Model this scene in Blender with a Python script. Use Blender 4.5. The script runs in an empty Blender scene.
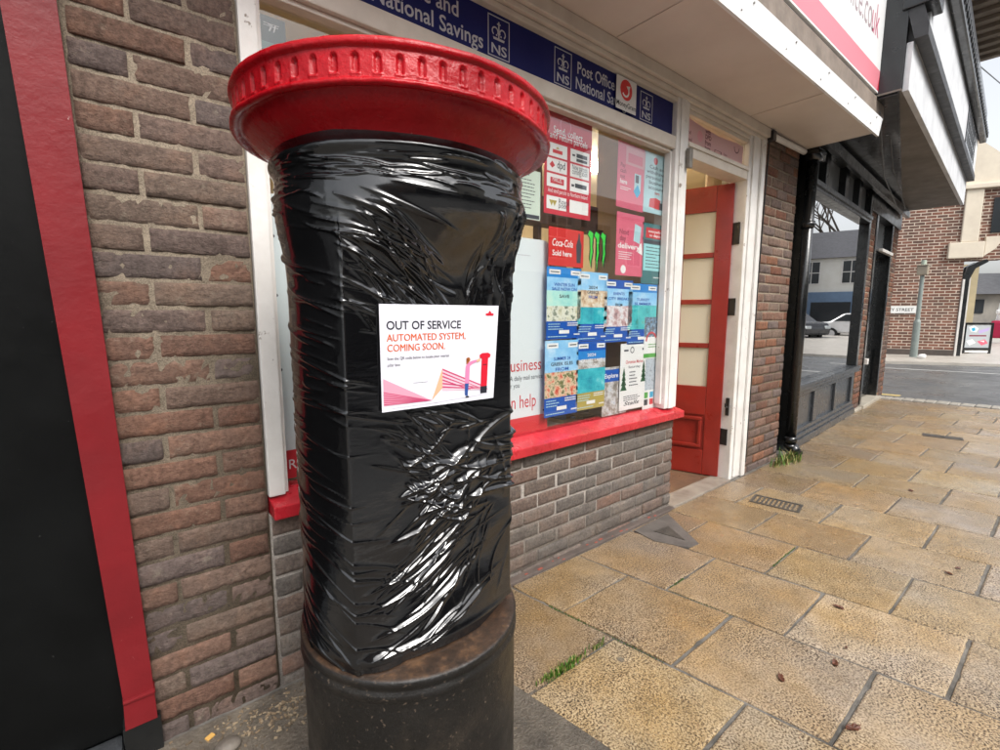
import bpy, bmesh, math, random
import numpy as np
from mathutils import Vector, Matrix, noise as mnoise
random.seed(7)
rng = np.random.default_rng(11)
R = math.radians
sc = bpy.context.scene
col = sc.collection

# ------------------------------------------------------------------ camera
F = 470.0; CX, CY = 500.0, 375.0; CAMH = 1.31; CAMD = 1.67
def _n(v): v = np.array(v, float); return v/np.linalg.norm(v)
_vx = _n([1088-CX, -(314-CY), -F])
_up = -np.array([507-CX, -(F*F/61.5), -F]); _up = _n(_up-_vx*(_up@_vx))
_vy = np.cross(_up, _vx)
M = np.array([_vx, _vy, _up]); CAM = np.array([0, -CAMD, CAMH])
def ray(px, py): return M@np.array([px-CX, -(py-CY), -F])
def wallp(px, py, Y=0.0):
    """point of the street wall plane y=Y seen at a photo position (used to read off positions of flat things on the wall)"""
    r = ray(px, py); return CAM+r*((Y-CAM[1])/r[1])
def groundp(px, py, Z=0.0):
    r = ray(px, py); return CAM+r*((Z-CAM[2])/r[2])
cam = bpy.data.cameras.new('camera'); cam.sensor_width = 36; cam.lens = F/1000*36
cam.clip_start = .05; cam.clip_end = 500
co = bpy.data.objects.new('camera', cam); col.objects.link(co); sc.camera = co
co.matrix_world = Matrix([[*M[0], CAM[0]], [*M[1], CAM[1]], [*M[2], CAM[2]], [0, 0, 0, 1]])

# ------------------------------------------------------------------ materials
def newmat(name):
    m = bpy.data.materials.new(name); m.use_nodes = True
    nt = m.node_tree; b = nt.nodes['Principled BSDF']; return m, nt, b
def setb(b, rough=.5, metal=0, spec=.5, coat=0):
    b.inputs['Roughness'].default_value = rough; b.inputs['Metallic'].default_value = metal
    b.inputs['Specular IOR Level'].default_value = spec; b.inputs['Coat Weight'].default_value = coat
    b.inputs['Coat Roughness'].default_value = .08
def N(nt, t, **kw):
    n = nt.nodes.new(t)
    for k, v in kw.items(): setattr(n, k, v)
    return n
def noise_node(nt, vec, scale, detail=6, rough=.6):
    n = N(nt, 'ShaderNodeTexNoise'); n.inputs['Scale'].default_value = scale
    n.inputs['Detail'].default_value = detail; n.inputs['Roughness'].default_value = rough
    nt.links.new(vec, n.inputs['Vector']); return n.outputs['Fac']
def ramp(nt, fac, stops):
    r = N(nt, 'ShaderNodeValToRGB'); nt.links.new(fac, r.inputs['Fac'])
    el = r.color_ramp.elements
    while len(el) < len(stops): el.new(.5)
    for e, (p, c) in zip(el, stops):
        e.position = p; e.color = (*c, 1) if len(c) == 3 else c
    return r.outputs['Color']
def mixc(nt, fac, a, b, mode='MIX'):
    m = N(nt, 'ShaderNodeMix', data_type='RGBA', blend_type=mode)
    for s, v in ((0, fac), (6, a), (7, b)):
        if isinstance(v, (int, float)): m.inputs[s].default_value = v
        elif isinstance(v, tuple): m.inputs[s].default_value = (*v, 1)
        else: nt.links.new(v, m.inputs[s])
    return m.outputs[2]
def bump(nt, b, h, strength=.3, dist=.01, prev=None):
    n = N(nt, 'ShaderNodeBump'); n.inputs['Strength'].default_value = strength; n.inputs['Distance'].default_value = dist
    nt.links.new(h, n.inputs['Height'])
    if prev: nt.links.new(prev, n.inputs['Normal'])
    nt.links.new(n.outputs['Normal'], b.inputs['Normal']); return n.outputs['Normal']
def gray(a): return (a, a, a)
_pm = {}
def pm(name, c1, c2=None, scale=6, rough=.5, bmp=.15, bscale=60, metal=0, spec=.5, coat=0, chips=None, chipscale=9, chipth=.66, rvar=.12, bd=.004):
    """painted / plain surface with broad tone variation, fine bump and optional chips"""
    if name in _pm: return _pm[name]
    m, nt, b = newmat(name); setb(b, rough, metal, spec, coat)
    tc = N(nt, 'ShaderNodeTexCoord').outputs['Object']
    if c2 is None: c2 = tuple(x*.8 for x in c1)
    f = noise_node(nt, tc, scale)
    c = ramp(nt, f, [(.3, c2), (.68, c1)])
    if chips:
        cf = noise_node(nt, tc, chipscale, 8, .7)
        k = ramp(nt, cf, [(chipth, gray(0)), (chipth+.03, gray(1))])
        c = mixc(nt, k, c, chips)
    nt.links.new(c, b.inputs['Base Color'])
    rr = ramp(nt, noise_node(nt, tc, scale*2.3), [(.3, gray(max(.02, rough-rvar))), (.7, gray(min(1, rough+rvar)))])
    nt.links.new(rr, b.inputs['Roughness'])
    if bmp: bump(nt, b, noise_node(nt, tc, bscale), bmp, bd)
    _pm[name] = m; return m
def flat(name, c, rough=.45, spec=.4):
    """ink or paper"""
    if name in _pm: return _pm[name]
    m, nt, b = newmat(name); setb(b, rough, 0, spec); b.inputs['Base Color'].default_value = (*c, 1)
    _pm[name] = m; return m
def picture(name, stops, scale=30, mid=.0, contrast=1.0):
    """a printed picture: patches of several inks"""
    if name in _pm: return _pm[name]
    m, nt, b = newmat(name); setb(b, .4, 0, .4)
    tc = N(nt, 'ShaderNodeTexCoord').outputs['Object']
    f = noise_node(nt, tc, scale, 5, .65)
    n = len(stops)
    c = ramp(nt, f, [(.28+.44*i/(n-1), s) for i, s in enumerate(stops)])
    nt.links.new(c, b.inputs['Base Color']); _pm[name] = m; return m
def glassm(name, tint=(1, 1, 1), refl=1.0, rough=.0):
    m = bpy.data.materials.new(name); m.use_nodes = True; nt = m.node_tree; nt.nodes.clear()
    out = N(nt, 'ShaderNodeOutputMaterial'); mx = N(nt, 'ShaderNodeMixShader')
    tr = N(nt, 'ShaderNodeBsdfTransparent'); tr.inputs['Color'].default_value = (*tint, 1)
    gl = N(nt, 'ShaderNodeBsdfGlossy'); gl.inputs['Roughness'].default_value = rough
    fr = N(nt, 'ShaderNodeFresnel'); fr.inputs['IOR'].default_value = 1.5
    ml = N(nt, 'ShaderNodeMath', operation='MULTIPLY'); ml.inputs[1].default_value = refl; ml.use_clamp = True
    ge = N(nt, 'ShaderNodeNewGeometry'); iv = N(nt, 'ShaderNodeMath', operation='SUBTRACT'); iv.inputs[0].default_value = 1; nt.links.new(ge.outputs['Backfacing'], iv.inputs[1])
    m2 = N(nt, 'ShaderNodeMath', operation='MULTIPLY'); nt.links.new(ml.outputs[0], m2.inputs[0]); nt.links.new(iv.outputs[0], m2.inputs[1])
    nt.links.new(fr.outputs[0], ml.inputs[0]); nt.links.new(m2.outputs[0], mx.inputs[0])
    nt.links.new(tr.outputs[0], mx.inputs[1]); nt.links.new(gl.outputs[0], mx.inputs[2]); nt.links.new(mx.outputs[0], out.inputs[0])
    return m

# brick: colour from a per-brick attribute, broken up by noise
def brickmat(name, tonemul=(1, 1, 1), rough=.85):
    m, nt, b = newmat(name); setb(b, rough, 0, .25)
    at = N(nt, 'ShaderNodeAttribute', attribute_name='tone').outputs['Color']
    tc = N(nt, 'ShaderNodeTexCoord').outputs['Object']
    f1 = noise_node(nt, tc, 9, 6, .65); f2 = noise_node(nt, tc, 70, 8, .75)
    c = mixc(nt, 1.0, at, ramp(nt, f1, [(.28, (.70, .68, .68)), (.5, (1, 1, 1)), (.75, (1.28, 1.14, 1.04))]), 'MULTIPLY')
    c = mixc(nt, 1.0, c, ramp(nt, f2, [(.3, gray(.45)), (.55, gray(1.05)), (.75, gray(1.5))]), 'MULTIPLY')
    # pale lime / dust blooms
    f3 = noise_node(nt, tc, 16, 9, .8)
    c = mixc(nt, ramp(nt, f3, [(.56, gray(0)), (.70, gray(.6))]), c, (.30*tonemul[0], .27*tonemul[1], .23*tonemul[2]))
    nt.links.new(c, b.inputs['Base Color'])
    mp = N(nt, 'ShaderNodeMapping'); mp.inputs['Rotation'].default_value = (0, R(28), 0); mp.inputs['Scale'].default_value = (70, 70, 125)
    nt.links.new(tc, mp.inputs['Vector'])
    s = noise_node(nt, mp.outputs[0], 1, 6, .7)
    n1 = bump(nt, b, s, .85, .009)
    bump(nt, b, noise_node(nt, tc, 230, 5, .7), .7, .004, n1)
    return m
def mortarmat(name, c):
    m, nt, b = newmat(name); setb(b, .95, 0, .15)
    tc = N(nt, 'ShaderNodeTexCoord').outputs['Object']
    cc = ramp(nt, noise_node(nt, tc, 14, 8, .7), [(.3, tuple(x*.6 for x in c)), (.6, c), (.8, tuple(min(1, x*1.25) for x in c))])
    cc = mixc(nt, 1.0, cc, ramp(nt, noise_node(nt, tc, 350, 3), [(.35, gray(.6)), (.6, gray(1.1))]), 'MULTIPLY')
    nt.links.new(cc, b.inputs['Base Color']); bump(nt, b, noise_node(nt, tc, 160, 8, .75), .8, .006); return m

# ------------------------------------------------------------------ mesh helpers
class MB:
    def __init__(s): s.v = []; s.f = []; s.mi = []; s.tone = []
    def face(s, pts, mi=0):
        i = len(s.v); s.v += [tuple(p) for p in pts]; s.f.append(tuple(range(i, i+len(pts)))); s.mi.append(mi)
    def add(s, vs, fs, mi=0):
        i = len(s.v); s.v += [tuple(p) for p in vs]; s.f += [tuple(a+i for a in f) for f in fs]; s.mi += [mi]*len(fs)
    def box(s, x0, y0, z0, x1, y1, z1, mi=0):
        vs = [(x, y, z) for x in (x0, x1) for y in (y0, y1) for z in (z0, z1)]
        s.add(vs, [(0, 1, 3, 2), (4, 6, 7, 5), (0, 4, 5, 1), (2, 3, 7, 6), (0, 2, 6, 4), (1, 5, 7, 3)], mi)
    def bbox(s, x0, y0, z0, x1, y1, z1, b=.004, mi=0):
        """box with bevelled edges"""
        bm = bmesh.new(); bmesh.ops.create_cube(bm, size=1)
        for v in bm.verts: v.co = Vector((x0+(v.co.x+.5)*(x1-x0), y0+(v.co.y+.5)*(y1-y0), z0+(v.co.z+.5)*(z1-z0)))
        b = min(b, .45*min(abs(x1-x0), abs(y1-y0), abs(z1-z0)))
        bmesh.ops.bevel(bm, geom=bm.edges[:], offset=b, segments=2, affect='EDGES', profile=.6)
        bm.verts.index_update()
        s.add([v.co[:] for v in bm.verts], [tuple(v.index for v in f.verts) for f in bm.faces], mi); bm.free()
    def tube(s, p0, p1, r0, r1=None, n=12, mi=0, caps=True):
        r1 = r0 if r1 is None else r1
        a = Vector(p0); b = Vector(p1); d = (b-a).normalized()
        u = d.orthogonal().normalized(); w = d.cross(u)
        vs = []
        for p, r in ((a, r0), (b, r1)):
            for k in range(n):
                t = 2*math.pi*k/n; vs.append(p+u*(r*math.cos(t))+w*(r*math.sin(t)))
        fs = [(k, (k+1) % n, n+(k+1) % n, n+k) for k in range(n)]
        if caps: fs += [tuple(range(n))[::-1], tuple(range(n, 2*n))]
        s.add(vs, fs, mi)
    def path(s, pts, r, n=8, mi=0):
        for a, b in zip(pts[:-1], pts[1:]): s.tube(a, b, r, r, n, mi)
    def prism(s, poly, axis, a, b, mi=0):
        """polygon extruded along an axis: 'x' poly in (y,z), 'y' poly in (x,z), 'z' poly in (x,y)"""
        def pt(p, t):
            return {'x': (t, p[0], p[1]), 'y': (p[0], t, p[1]), 'z': (p[0], p[1], t)}[axis]
        n = len(poly); vs = [pt(p, a) for p in poly]+[pt(p, b) for p in poly]
        fs = [tuple(range(n)), tuple(range(n, 2*n))[::-1]]+[(k, n+k, n+(k+1) % n, (k+1) % n) for k in range(n)]
        s.add(vs, fs, mi)
    def lathe(s, prof, n=48, mi=0, cx=0, cy=0):
        vs = []
        for r, z in prof:
            for k in range(n):
                t = 2*math.pi*k/n; vs.append((cx+r*math.cos(t), cy+r*math.sin(t), z))
        fs = []
        for i in range(len(prof)-1):
            for k in range(n):
                fs.append((i*n+k, i*n+(k+1) % n, (i+1)*n+(k+1) % n, (i+1)*n+k))
        s.add(vs, fs, mi)
    def build(s, name, mats, parent=None, smooth=False, fixn=True):
        me = bpy.data.meshes.new(name); me.from_pydata(s.v, [], s.f)
        mats = mats if isinstance(mats, (list, tuple)) else [mats]
        for m in mats: me.materials.append(m)
        if len(mats) > 1: me.polygons.foreach_set('material_index', s.mi)
        if fixn:
            bm = bmesh.new(); bm.from_mesh(me); bmesh.ops.recalc_face_normals(bm, faces=bm.faces[:]); bm.to_mesh(me); bm.free()
        if smooth: me.polygons.foreach_set('use_smooth', [True]*len(me.polygons))
        me.update()
        o = bpy.data.objects.new(name, me); col.objects.link(o)
        if parent: o.parent = parent
        return o
def tag(o, label=None, cat=None, group=None, kind=None):
    if label: o['label'] = label
    if cat: o['category'] = cat
    if group: o['group'] = group
    if kind: o['kind'] = kind
    return o
def empty(name, loc=(0, 0, 0), rz=0, label=None, cat=None, group=None):
    o = bpy.data.objects.new(name, None); o.location = loc; o.rotation_euler = (0, 0, rz); o.empty_display_size = .1
    col.objects.link(o); return tag(o, label, cat, group)

_txt = {}
def textmesh(body, bold=0.0, shear=0):
    k = (body, bold, shear)
    if k in _txt: return _txt[k]
    cu = bpy.data.curves.new('lettering', 'FONT'); cu.body = body; cu.size = 1; cu.offset = bold; cu.shear = shear; cu.resolution_u = 3
    o = bpy.data.objects.new('lettering', cu); me = bpy.data.meshes.new_from_object(o)
    vs = [v.co[:] for v in me.vertices]; fs = [tuple(p.vertices) for p in me.polygons]
    bpy.data.objects.remove(o); bpy.data.meshes.remove(me); bpy.data.curves.remove(cu)
    _txt[k] = (vs, fs); return vs, fs
class Print:
    """flat printed thing: sheet with inks laid on it in thin layers. local u right, v up, n to the viewer"""
    def __init__(s, w, h): s.w, s.h = w, h; s.mb = MB(); s.mats = []; s.layer = 0
    def mi(s, m):
        if m not in s.mats: s.mats.append(m)
        return s.mats.index(m)
    def sheet(s, m, t=.0015, poly=None):
        poly = poly or [(0, 0), (s.w, 0), (s.w, s.h), (0, s.h)]
        n = len(poly); i = s.mi(m)
        s.mb.add([(u, v, -t) for u, v in poly]+[(u, v, 0) for u, v in poly], [tuple(range(n))[::-1], tuple(range(n, 2*n))]+[(k, (k+1) % n, n+(k+1) % n, n+k) for k in range(n)], i)
    def up(s): s.layer += 1
    def poly(s, pts, m): s.mb.face([(u, v, .0004*(s.layer+1)) for u, v in pts], s.mi(m))
    def rect(s, u0, v0, u1, v1, m): s.poly([(u0, v0), (u1, v0), (u1, v1), (u0, v1)], m)
    def circ(s, u, v, r, m, n=20): s.poly([(u+r*math.cos(2*math.pi*k/n), v+r*math.sin(2*math.pi*k/n)) for k in range(n)], m)
    def ring(s, u, v, r, t, m, n=24, a0=0, a1=360):
        z = .0004*(s.layer+1)
        for k in range(n):
            a = R(a0+(a1-a0)*k/n); b = R(a0+(a1-a0)*(k+1)/n)
            s.mb.face([(u+q*math.cos(t_), v+q*math.sin(t_), z) for q, t_ in ((r-t, a), (r, a), (r, b), (r-t, b))], s.mi(m))
    def text(s, body, u, v, size, m, align='l', bold=0.0, shear=0, sx=1.0, fit=None):
        vs, fs = textmesh(body, bold, shear)
        if not vs: return
        x1 = max(p[0] for p in vs)
        if fit: sx = fit/(x1*size)
        wd = x1*size*sx
        o = u-(wd/2 if align == 'c' else wd if align == 'r' else 0)
        s.mb.add([(o+p[0]*size*sx, v+p[1]*size, .0004*(s.layer+1)) for p in vs], fs, s.mi(m))
    def lines(s, u0, u1, v, n, dv, t, m, jag=.25):
        """illegibly small print"""
        for k in range(n):
            e = u1-(u1-u0)*random.random()*jag; u = u0
            while u < e:
                w = min(e-u, (u1-u0)*random.uniform(.06, .16)); s.rect(u, v-k*dv, u+w*.86, v-k*dv+t, m); u += w
    def build(s, name, o, udir, ndir, parent=None, curl=0):
        udir = Vector(udir).normalized(); ndir = Vector(ndir).normalized(); vdir = ndir.cross(udir).normalized()
        ob = s.mb.build(name, s.mats, parent, fixn=False)
        for v in ob.data.vertices:
            u, w, n = v.co
            if curl: n += curl*((u/s.w-.5)**2*4*.4+max(0, (u/s.w-.7))**2*3)*.01
            v.co = (u, w, n)
        ob.matrix_basis = Matrix([[udir[i], vdir[i], ndir[i], o[i]] for i in range(3)]+[[0, 0, 0, 1]])
        return ob

# ------------------------------------------------------------------ brick generator
def brick_courses(mb, mbm, courses, yf=0.0, depth=.1, seed=0, tones=None, rough=.0035, step=.014, xf=None):
    """courses: list of (z0,z1,[(xa,xb),...]); bricks face -y at y=yf."""
    rnd = random.Random(seed)
    for z0, z1, spans in courses:
        for xa, xb in spans:
            tone = rnd.choice(tones); k = rnd.uniform(.9, 1.14); tone = tuple(c*k for c in tone)
            nx = max(3, int((xb-xa)/step)); nz = 6
            ex = .0026/(xb-xa); ez = .0026/(z1-z0); SS = [0, ex]+[ex+(1-2*ex)*q/(nx-2) for q in range(1, nx-2)]+[1-ex, 1]; TT = [0, ez]+[ez+(1-2*ez)*q/(nz-2) for q in range(1, nz-2)]+[1-ez, 1]
            cut = [rnd.random() < .22 for _ in range(4)]; cs = rnd.uniform(.006, .016)
            nx = len(SS)-1; nz = len(TT)-1
            jx0, jx1, jz0, jz1 = [rnd.uniform(-.0025, .0018) for _ in range(4)]
            dy = rnd.uniform(-.003, .003); off = rnd.uniform(0, 50)
            base = len(mb.v)
            for j in range(nz+1):
                for i in range(nx+1):
                    s = SS[i]; t = TT[j]
                    x = xa+jx0+(xb-xa-jx0-jx1)*s; z = z0+jz0+(z1-z0-jz0-jz1)*t
                    edge = min(s*(xb-xa), (1-s)*(xb-xa), t*(z1-z0), (1-t)*(z1-z0))
                    nn = mnoise.noise(Vector((x*38+off, z*38, off)))+.5*mnoise.noise(Vector((x*95, z*150+x*40, off)))
                    y = yf+dy-rough*nn
                    if edge < 1e-6:
                        y = yf+.0085; x += .0028*mnoise.noise(Vector((x*70, z*70, off+9))); z += .0030*mnoise.noise(Vector((x*55, z*70, off+19)))
                    elif edge < .004: y += .0010+.002*max(0, mnoise.noise(Vector((x*80, z*80, off+3))))
                    for ci, (ci_s, ci_t) in enumerate(((0, 0), (1, 0), (0, 1), (1, 1))):
                        if cut[ci]:
                            dd = abs(s-ci_s)*(xb-xa)+abs(t-ci_t)*(z1-z0)
                            if dd < cs: y = max(y, yf+.007*(1-dd/cs)+.001)
                    mb.v.append((x, y, z) if xf is None else xf(x, y, z)); mb.tone.append(tone)
            for j in range(nz):
                for i in range(nx):
                    a = base+j*(nx+1)+i; mb.f.append((a, a+1, a+nx+2, a+nx+1)); mb.mi.append(0)
def finish_bricks(mb, name, mats, parent):
    o = mb.build(name, mats, parent, smooth=True, fixn=False)
    at = o.data.color_attributes.new('tone', 'FLOAT_COLOR', 'POINT')
    t = np.ones((len(o.data.vertices), 4), np.float32); t[:, :3] = .2
    t[:len(mb.tone), :3] = np.array(mb.tone); at.data.foreach_set('color', t.ravel()); return o

PURPLE = [tuple(1.14*q_ for q_ in c_) for c_ in [(.150, .105, .086), (.135, .098, .084), (.160, .108, .084), (.125, .096, .086), (.165, .100, .074), (.175, .098, .070), (.125, .094, .084), (.150, .106, .084), (.155, .112, .088)]]
RED = [(.19, .085, .055), (.16, .085, .06), (.21, .10, .06), (.13, .085, .07), (.15, .10, .08)]
GREY = [(.165, .132, .112), (.152, .133, .118), (.175, .130, .108), (.158, .136, .118), (.185, .122, .097), (.148, .130, .116)]

# common materials
m_white = pm('white_gloss_paint', (.76, .74, .71), (.60, .575, .54), 5, .38, .35, 45, chips=(.22, .17, .13), chipscale=14, chipth=.645)
m_cream = pm('cream_painted_timber', (.66, .60, .52), (.52, .46, .39), 5, .45, .3, 45)
m_redsill = pm('red_gloss_paint', (.54, .024, .036), (.38, .016, .024), 7, .3, .5, 40, coat=.3, chips=(.35, .12, .1), chipscale=25, chipth=.67)
m_redpil = pm('dull_red_paint', (.215, .014, .018), (.14, .010, .013), 3, .45, .45, 35, spec=.28, chips=(.45, .3, .28), chipscale=30, chipth=.68)
m_reddoor = pm('door_red_paint', (.29, .020, .011), (.21, .014, .008), 4, .36, .25, 50, coat=.2)
m_black = pm('black_gloss_paint', (.010, .011, .012), (.006, .007, .007), 4, .22, .25, 40, coat=.3)
m_blacks = pm('black_satin_paint', (.016, .018, .020), (.009, .010, .011), 5, .35, .12, 30, coat=.3)
m_charcoal = pm('charcoal_gloss_paint', (.045, .050, .056), (.038, .042, .048), 2, .28, .06, 30, coat=.3, rvar=.05)
m_iron = pm('black_iron', (.014, .014, .015), (.03, .026, .024), 10, .35, .5, 60)
m_soffit = pm('soffit_board', (.63, .55, .48), (.55, .475, .415), 2.2, .5, .1, 30)
m_dark = flat('dark_gap', (.012, .011, .010), .9)
m_wood = pm('brown_board', (.26, .17, .11), (.14, .09, .06), 9, .6, .3, 50)

# ================================================================== GROUND
def slab_mat():
    m, nt, b = newmat('aggregate_paving'); setb(b, .5, 0, .5)
    tc = N(nt, 'ShaderNodeTexCoord').outputs['Object']
    at = N(nt, 'ShaderNodeAttribute', attribute_name='tone').outputs['Color']
    big = noise_node(nt, tc, 2.1, 5, .6); med = noise_node(nt, tc, 11, 6, .7)
    c = ramp(nt, big, [(.32, (.30, .23, .15)), (.5, (.325, .225, .118)), (.68, (.315, .19, .068))])
    c = mixc(nt, 1.0, c, at, 'MULTIPLY')
    c = mixc(nt, 1.0, c, ramp(nt, med, [(.25, gray(.68)), (.5, gray(1)), (.75, gray(1.22))]), 'MULTIPLY')
    v = N(nt, 'ShaderNodeTexNoise'); v.inputs['Scale'].default_value = 150; v.inputs['Detail'].default_value = 4; v.inputs['Roughness'].default_value = .62
    nt.links.new(tc, v.inputs['Vector'])
    sp = ramp(nt, v.outputs['Fac'], [(.43, gray(1)), (.505, gray(0))])
    wear = ramp(nt, noise_node(nt, tc, 2.6, 4), [(.35, gray(.45)), (.6, gray(1))])
    c = mixc(nt, mixc(nt, 1.0, sp, wear, 'MULTIPLY'), c, (.045, .026, .014))
    sl = ramp(nt, v.outputs['Fac'], [(.57, gray(0)), (.66, gray(.7))])
    c = mixc(nt, mixc(nt, 1.0, sl, wear, 'MULTIPLY'), c, (.56, .46, .31))
    vo = N(nt, 'ShaderNodeTexVoronoi'); vo.inputs['Scale'].default_value = 3.1; nt.links.new(tc, vo.inputs['Vector'])
    gum = ramp(nt, vo.outputs['Distance'], [(.036, gray(.75)), (.046, gray(0))])
    pick = ramp(nt, noise_node(nt, tc, 1.7, 2), [(.50, gray(0)), (.52, gray(1))])
    c = mixc(nt, mixc(nt, 1.0, gum, pick, 'MULTIPLY'), c, (.12, .105, .085))
    dirt = ramp(nt, noise_node(nt, tc, 4.2, 8, .75), [(.50, gray(0)), (.68, gray(.15))])
    c = mixc(nt, dirt, c, (.16, .12, .08))
    nt.links.new(c, b.inputs['Base Color'])
    wet = noise_node(nt, tc, 1.3, 6, .65)
    nt.links.new(ramp(nt, wet, [(.35, gray(.13)), (.65, gray(.40))]), b.inputs['Roughness'])
    n1 = bump(nt, b, v.outputs['Fac'], .4, .005)
    bump(nt, b, med, .4, .010, n1)
    return m
m_slab = slab_mat()
m_grout = pm('joint_grit', (.20, .185, .165), (.05, .045, .038), 7, .8, 1.0, 140)
m_grey = pm('grey_concrete', (.16, .135, .105), (.06, .05, .04), 7, .55, 1.0, 90, chips=(.30, .25, .19), chipscale=55, chipth=.66, rvar=.25, bd=.008)
m_moss = pm('moss', (.07, .12, .02), (.03, .05, .012), 30, .95, 1, 150)

def grid_sheet(name, x0, y0, x1, y1, z, mat, kind='structure', nx=1, ny=1):
    mb = MB()
    mb.add([(x0+(x1-x0)*i/nx, y0+(y1-y0)*j/ny, z) for j in range(ny+1) for i in range(nx+1)],
           [(j*(nx+1)+i, j*(nx+1)+i+1, (j+1)*(nx+1)+i+1, (j+1)*(nx+1)+i) for j in range(ny) for i in range(nx)])
    return tag(mb.build(name, mat), kind=kind)

m_asph = None
def asphalt():
    m, nt, b = newmat('worn_asphalt'); setb(b, .5, 0, .5)
    tc = N(nt, 'ShaderNodeTexCoord').outputs['Object']
    c = ramp(nt, noise_node(nt, tc, .9, 8, .7), [(.3, (.075, .078, .08)), (.55, (.12, .122, .122)), (.75, (.17, .17, .165))])
    c = mixc(nt, 1.0, c, ramp(nt, noise_node(nt, tc, 60, 6, .8), [(.3, gray(.6)), (.7, gray(1.35))]), 'MULTIPLY')
    nt.links.new(c, b.inputs['Base Color'])
    nt.links.new(ramp(nt, noise_node(nt, tc, 1.6, 6), [(.35, gray(.22)), (.65, gray(.6))]), b.inputs['Roughness'])
    bump(nt, b, noise_node(nt, tc, 90, 6, .7), .7, .01); return m
m_asph = asphalt()
grid_sheet('ground', -120, -120, 160, 160, -.16, m_asph)
mb = MB(); mb.add([(9.2, -60, -.06), (14.2, -60, .085), (30, -60, .085), (9.2, 40, -.06), (14.2, 40, .085), (30, 40, .085)], [(0, 1, 4, 3), (1, 2, 5, 4)]); tag(mb.build('road', m_asph), kind='structure')
def rz_(x): return -.06+.145*min(1, (x-9.2)/5.0)
def road_mark(name, quads, mat):
    mb = MB()
    for q in quads: mb.add([(x, y, rz_(x)+.004) for x, y in q]+[(x, y, rz_(x)+.001) for x, y in q], [tuple(range(len(q))), tuple(range(len(q), 2*len(q)))[::-1]])
    return tag(mb.build(name, mat), kind='structure')
grid_sheet('road', -40, -9.0, 60, -2.65, -.075, m_asph)
# bed under the slabs
mb = MB(); mb.box(-8, -2.5, -.12, 9.62, 1.2, -.007)
tag(mb.build('pavement_bed', m_grout), kind='structure')

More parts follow.
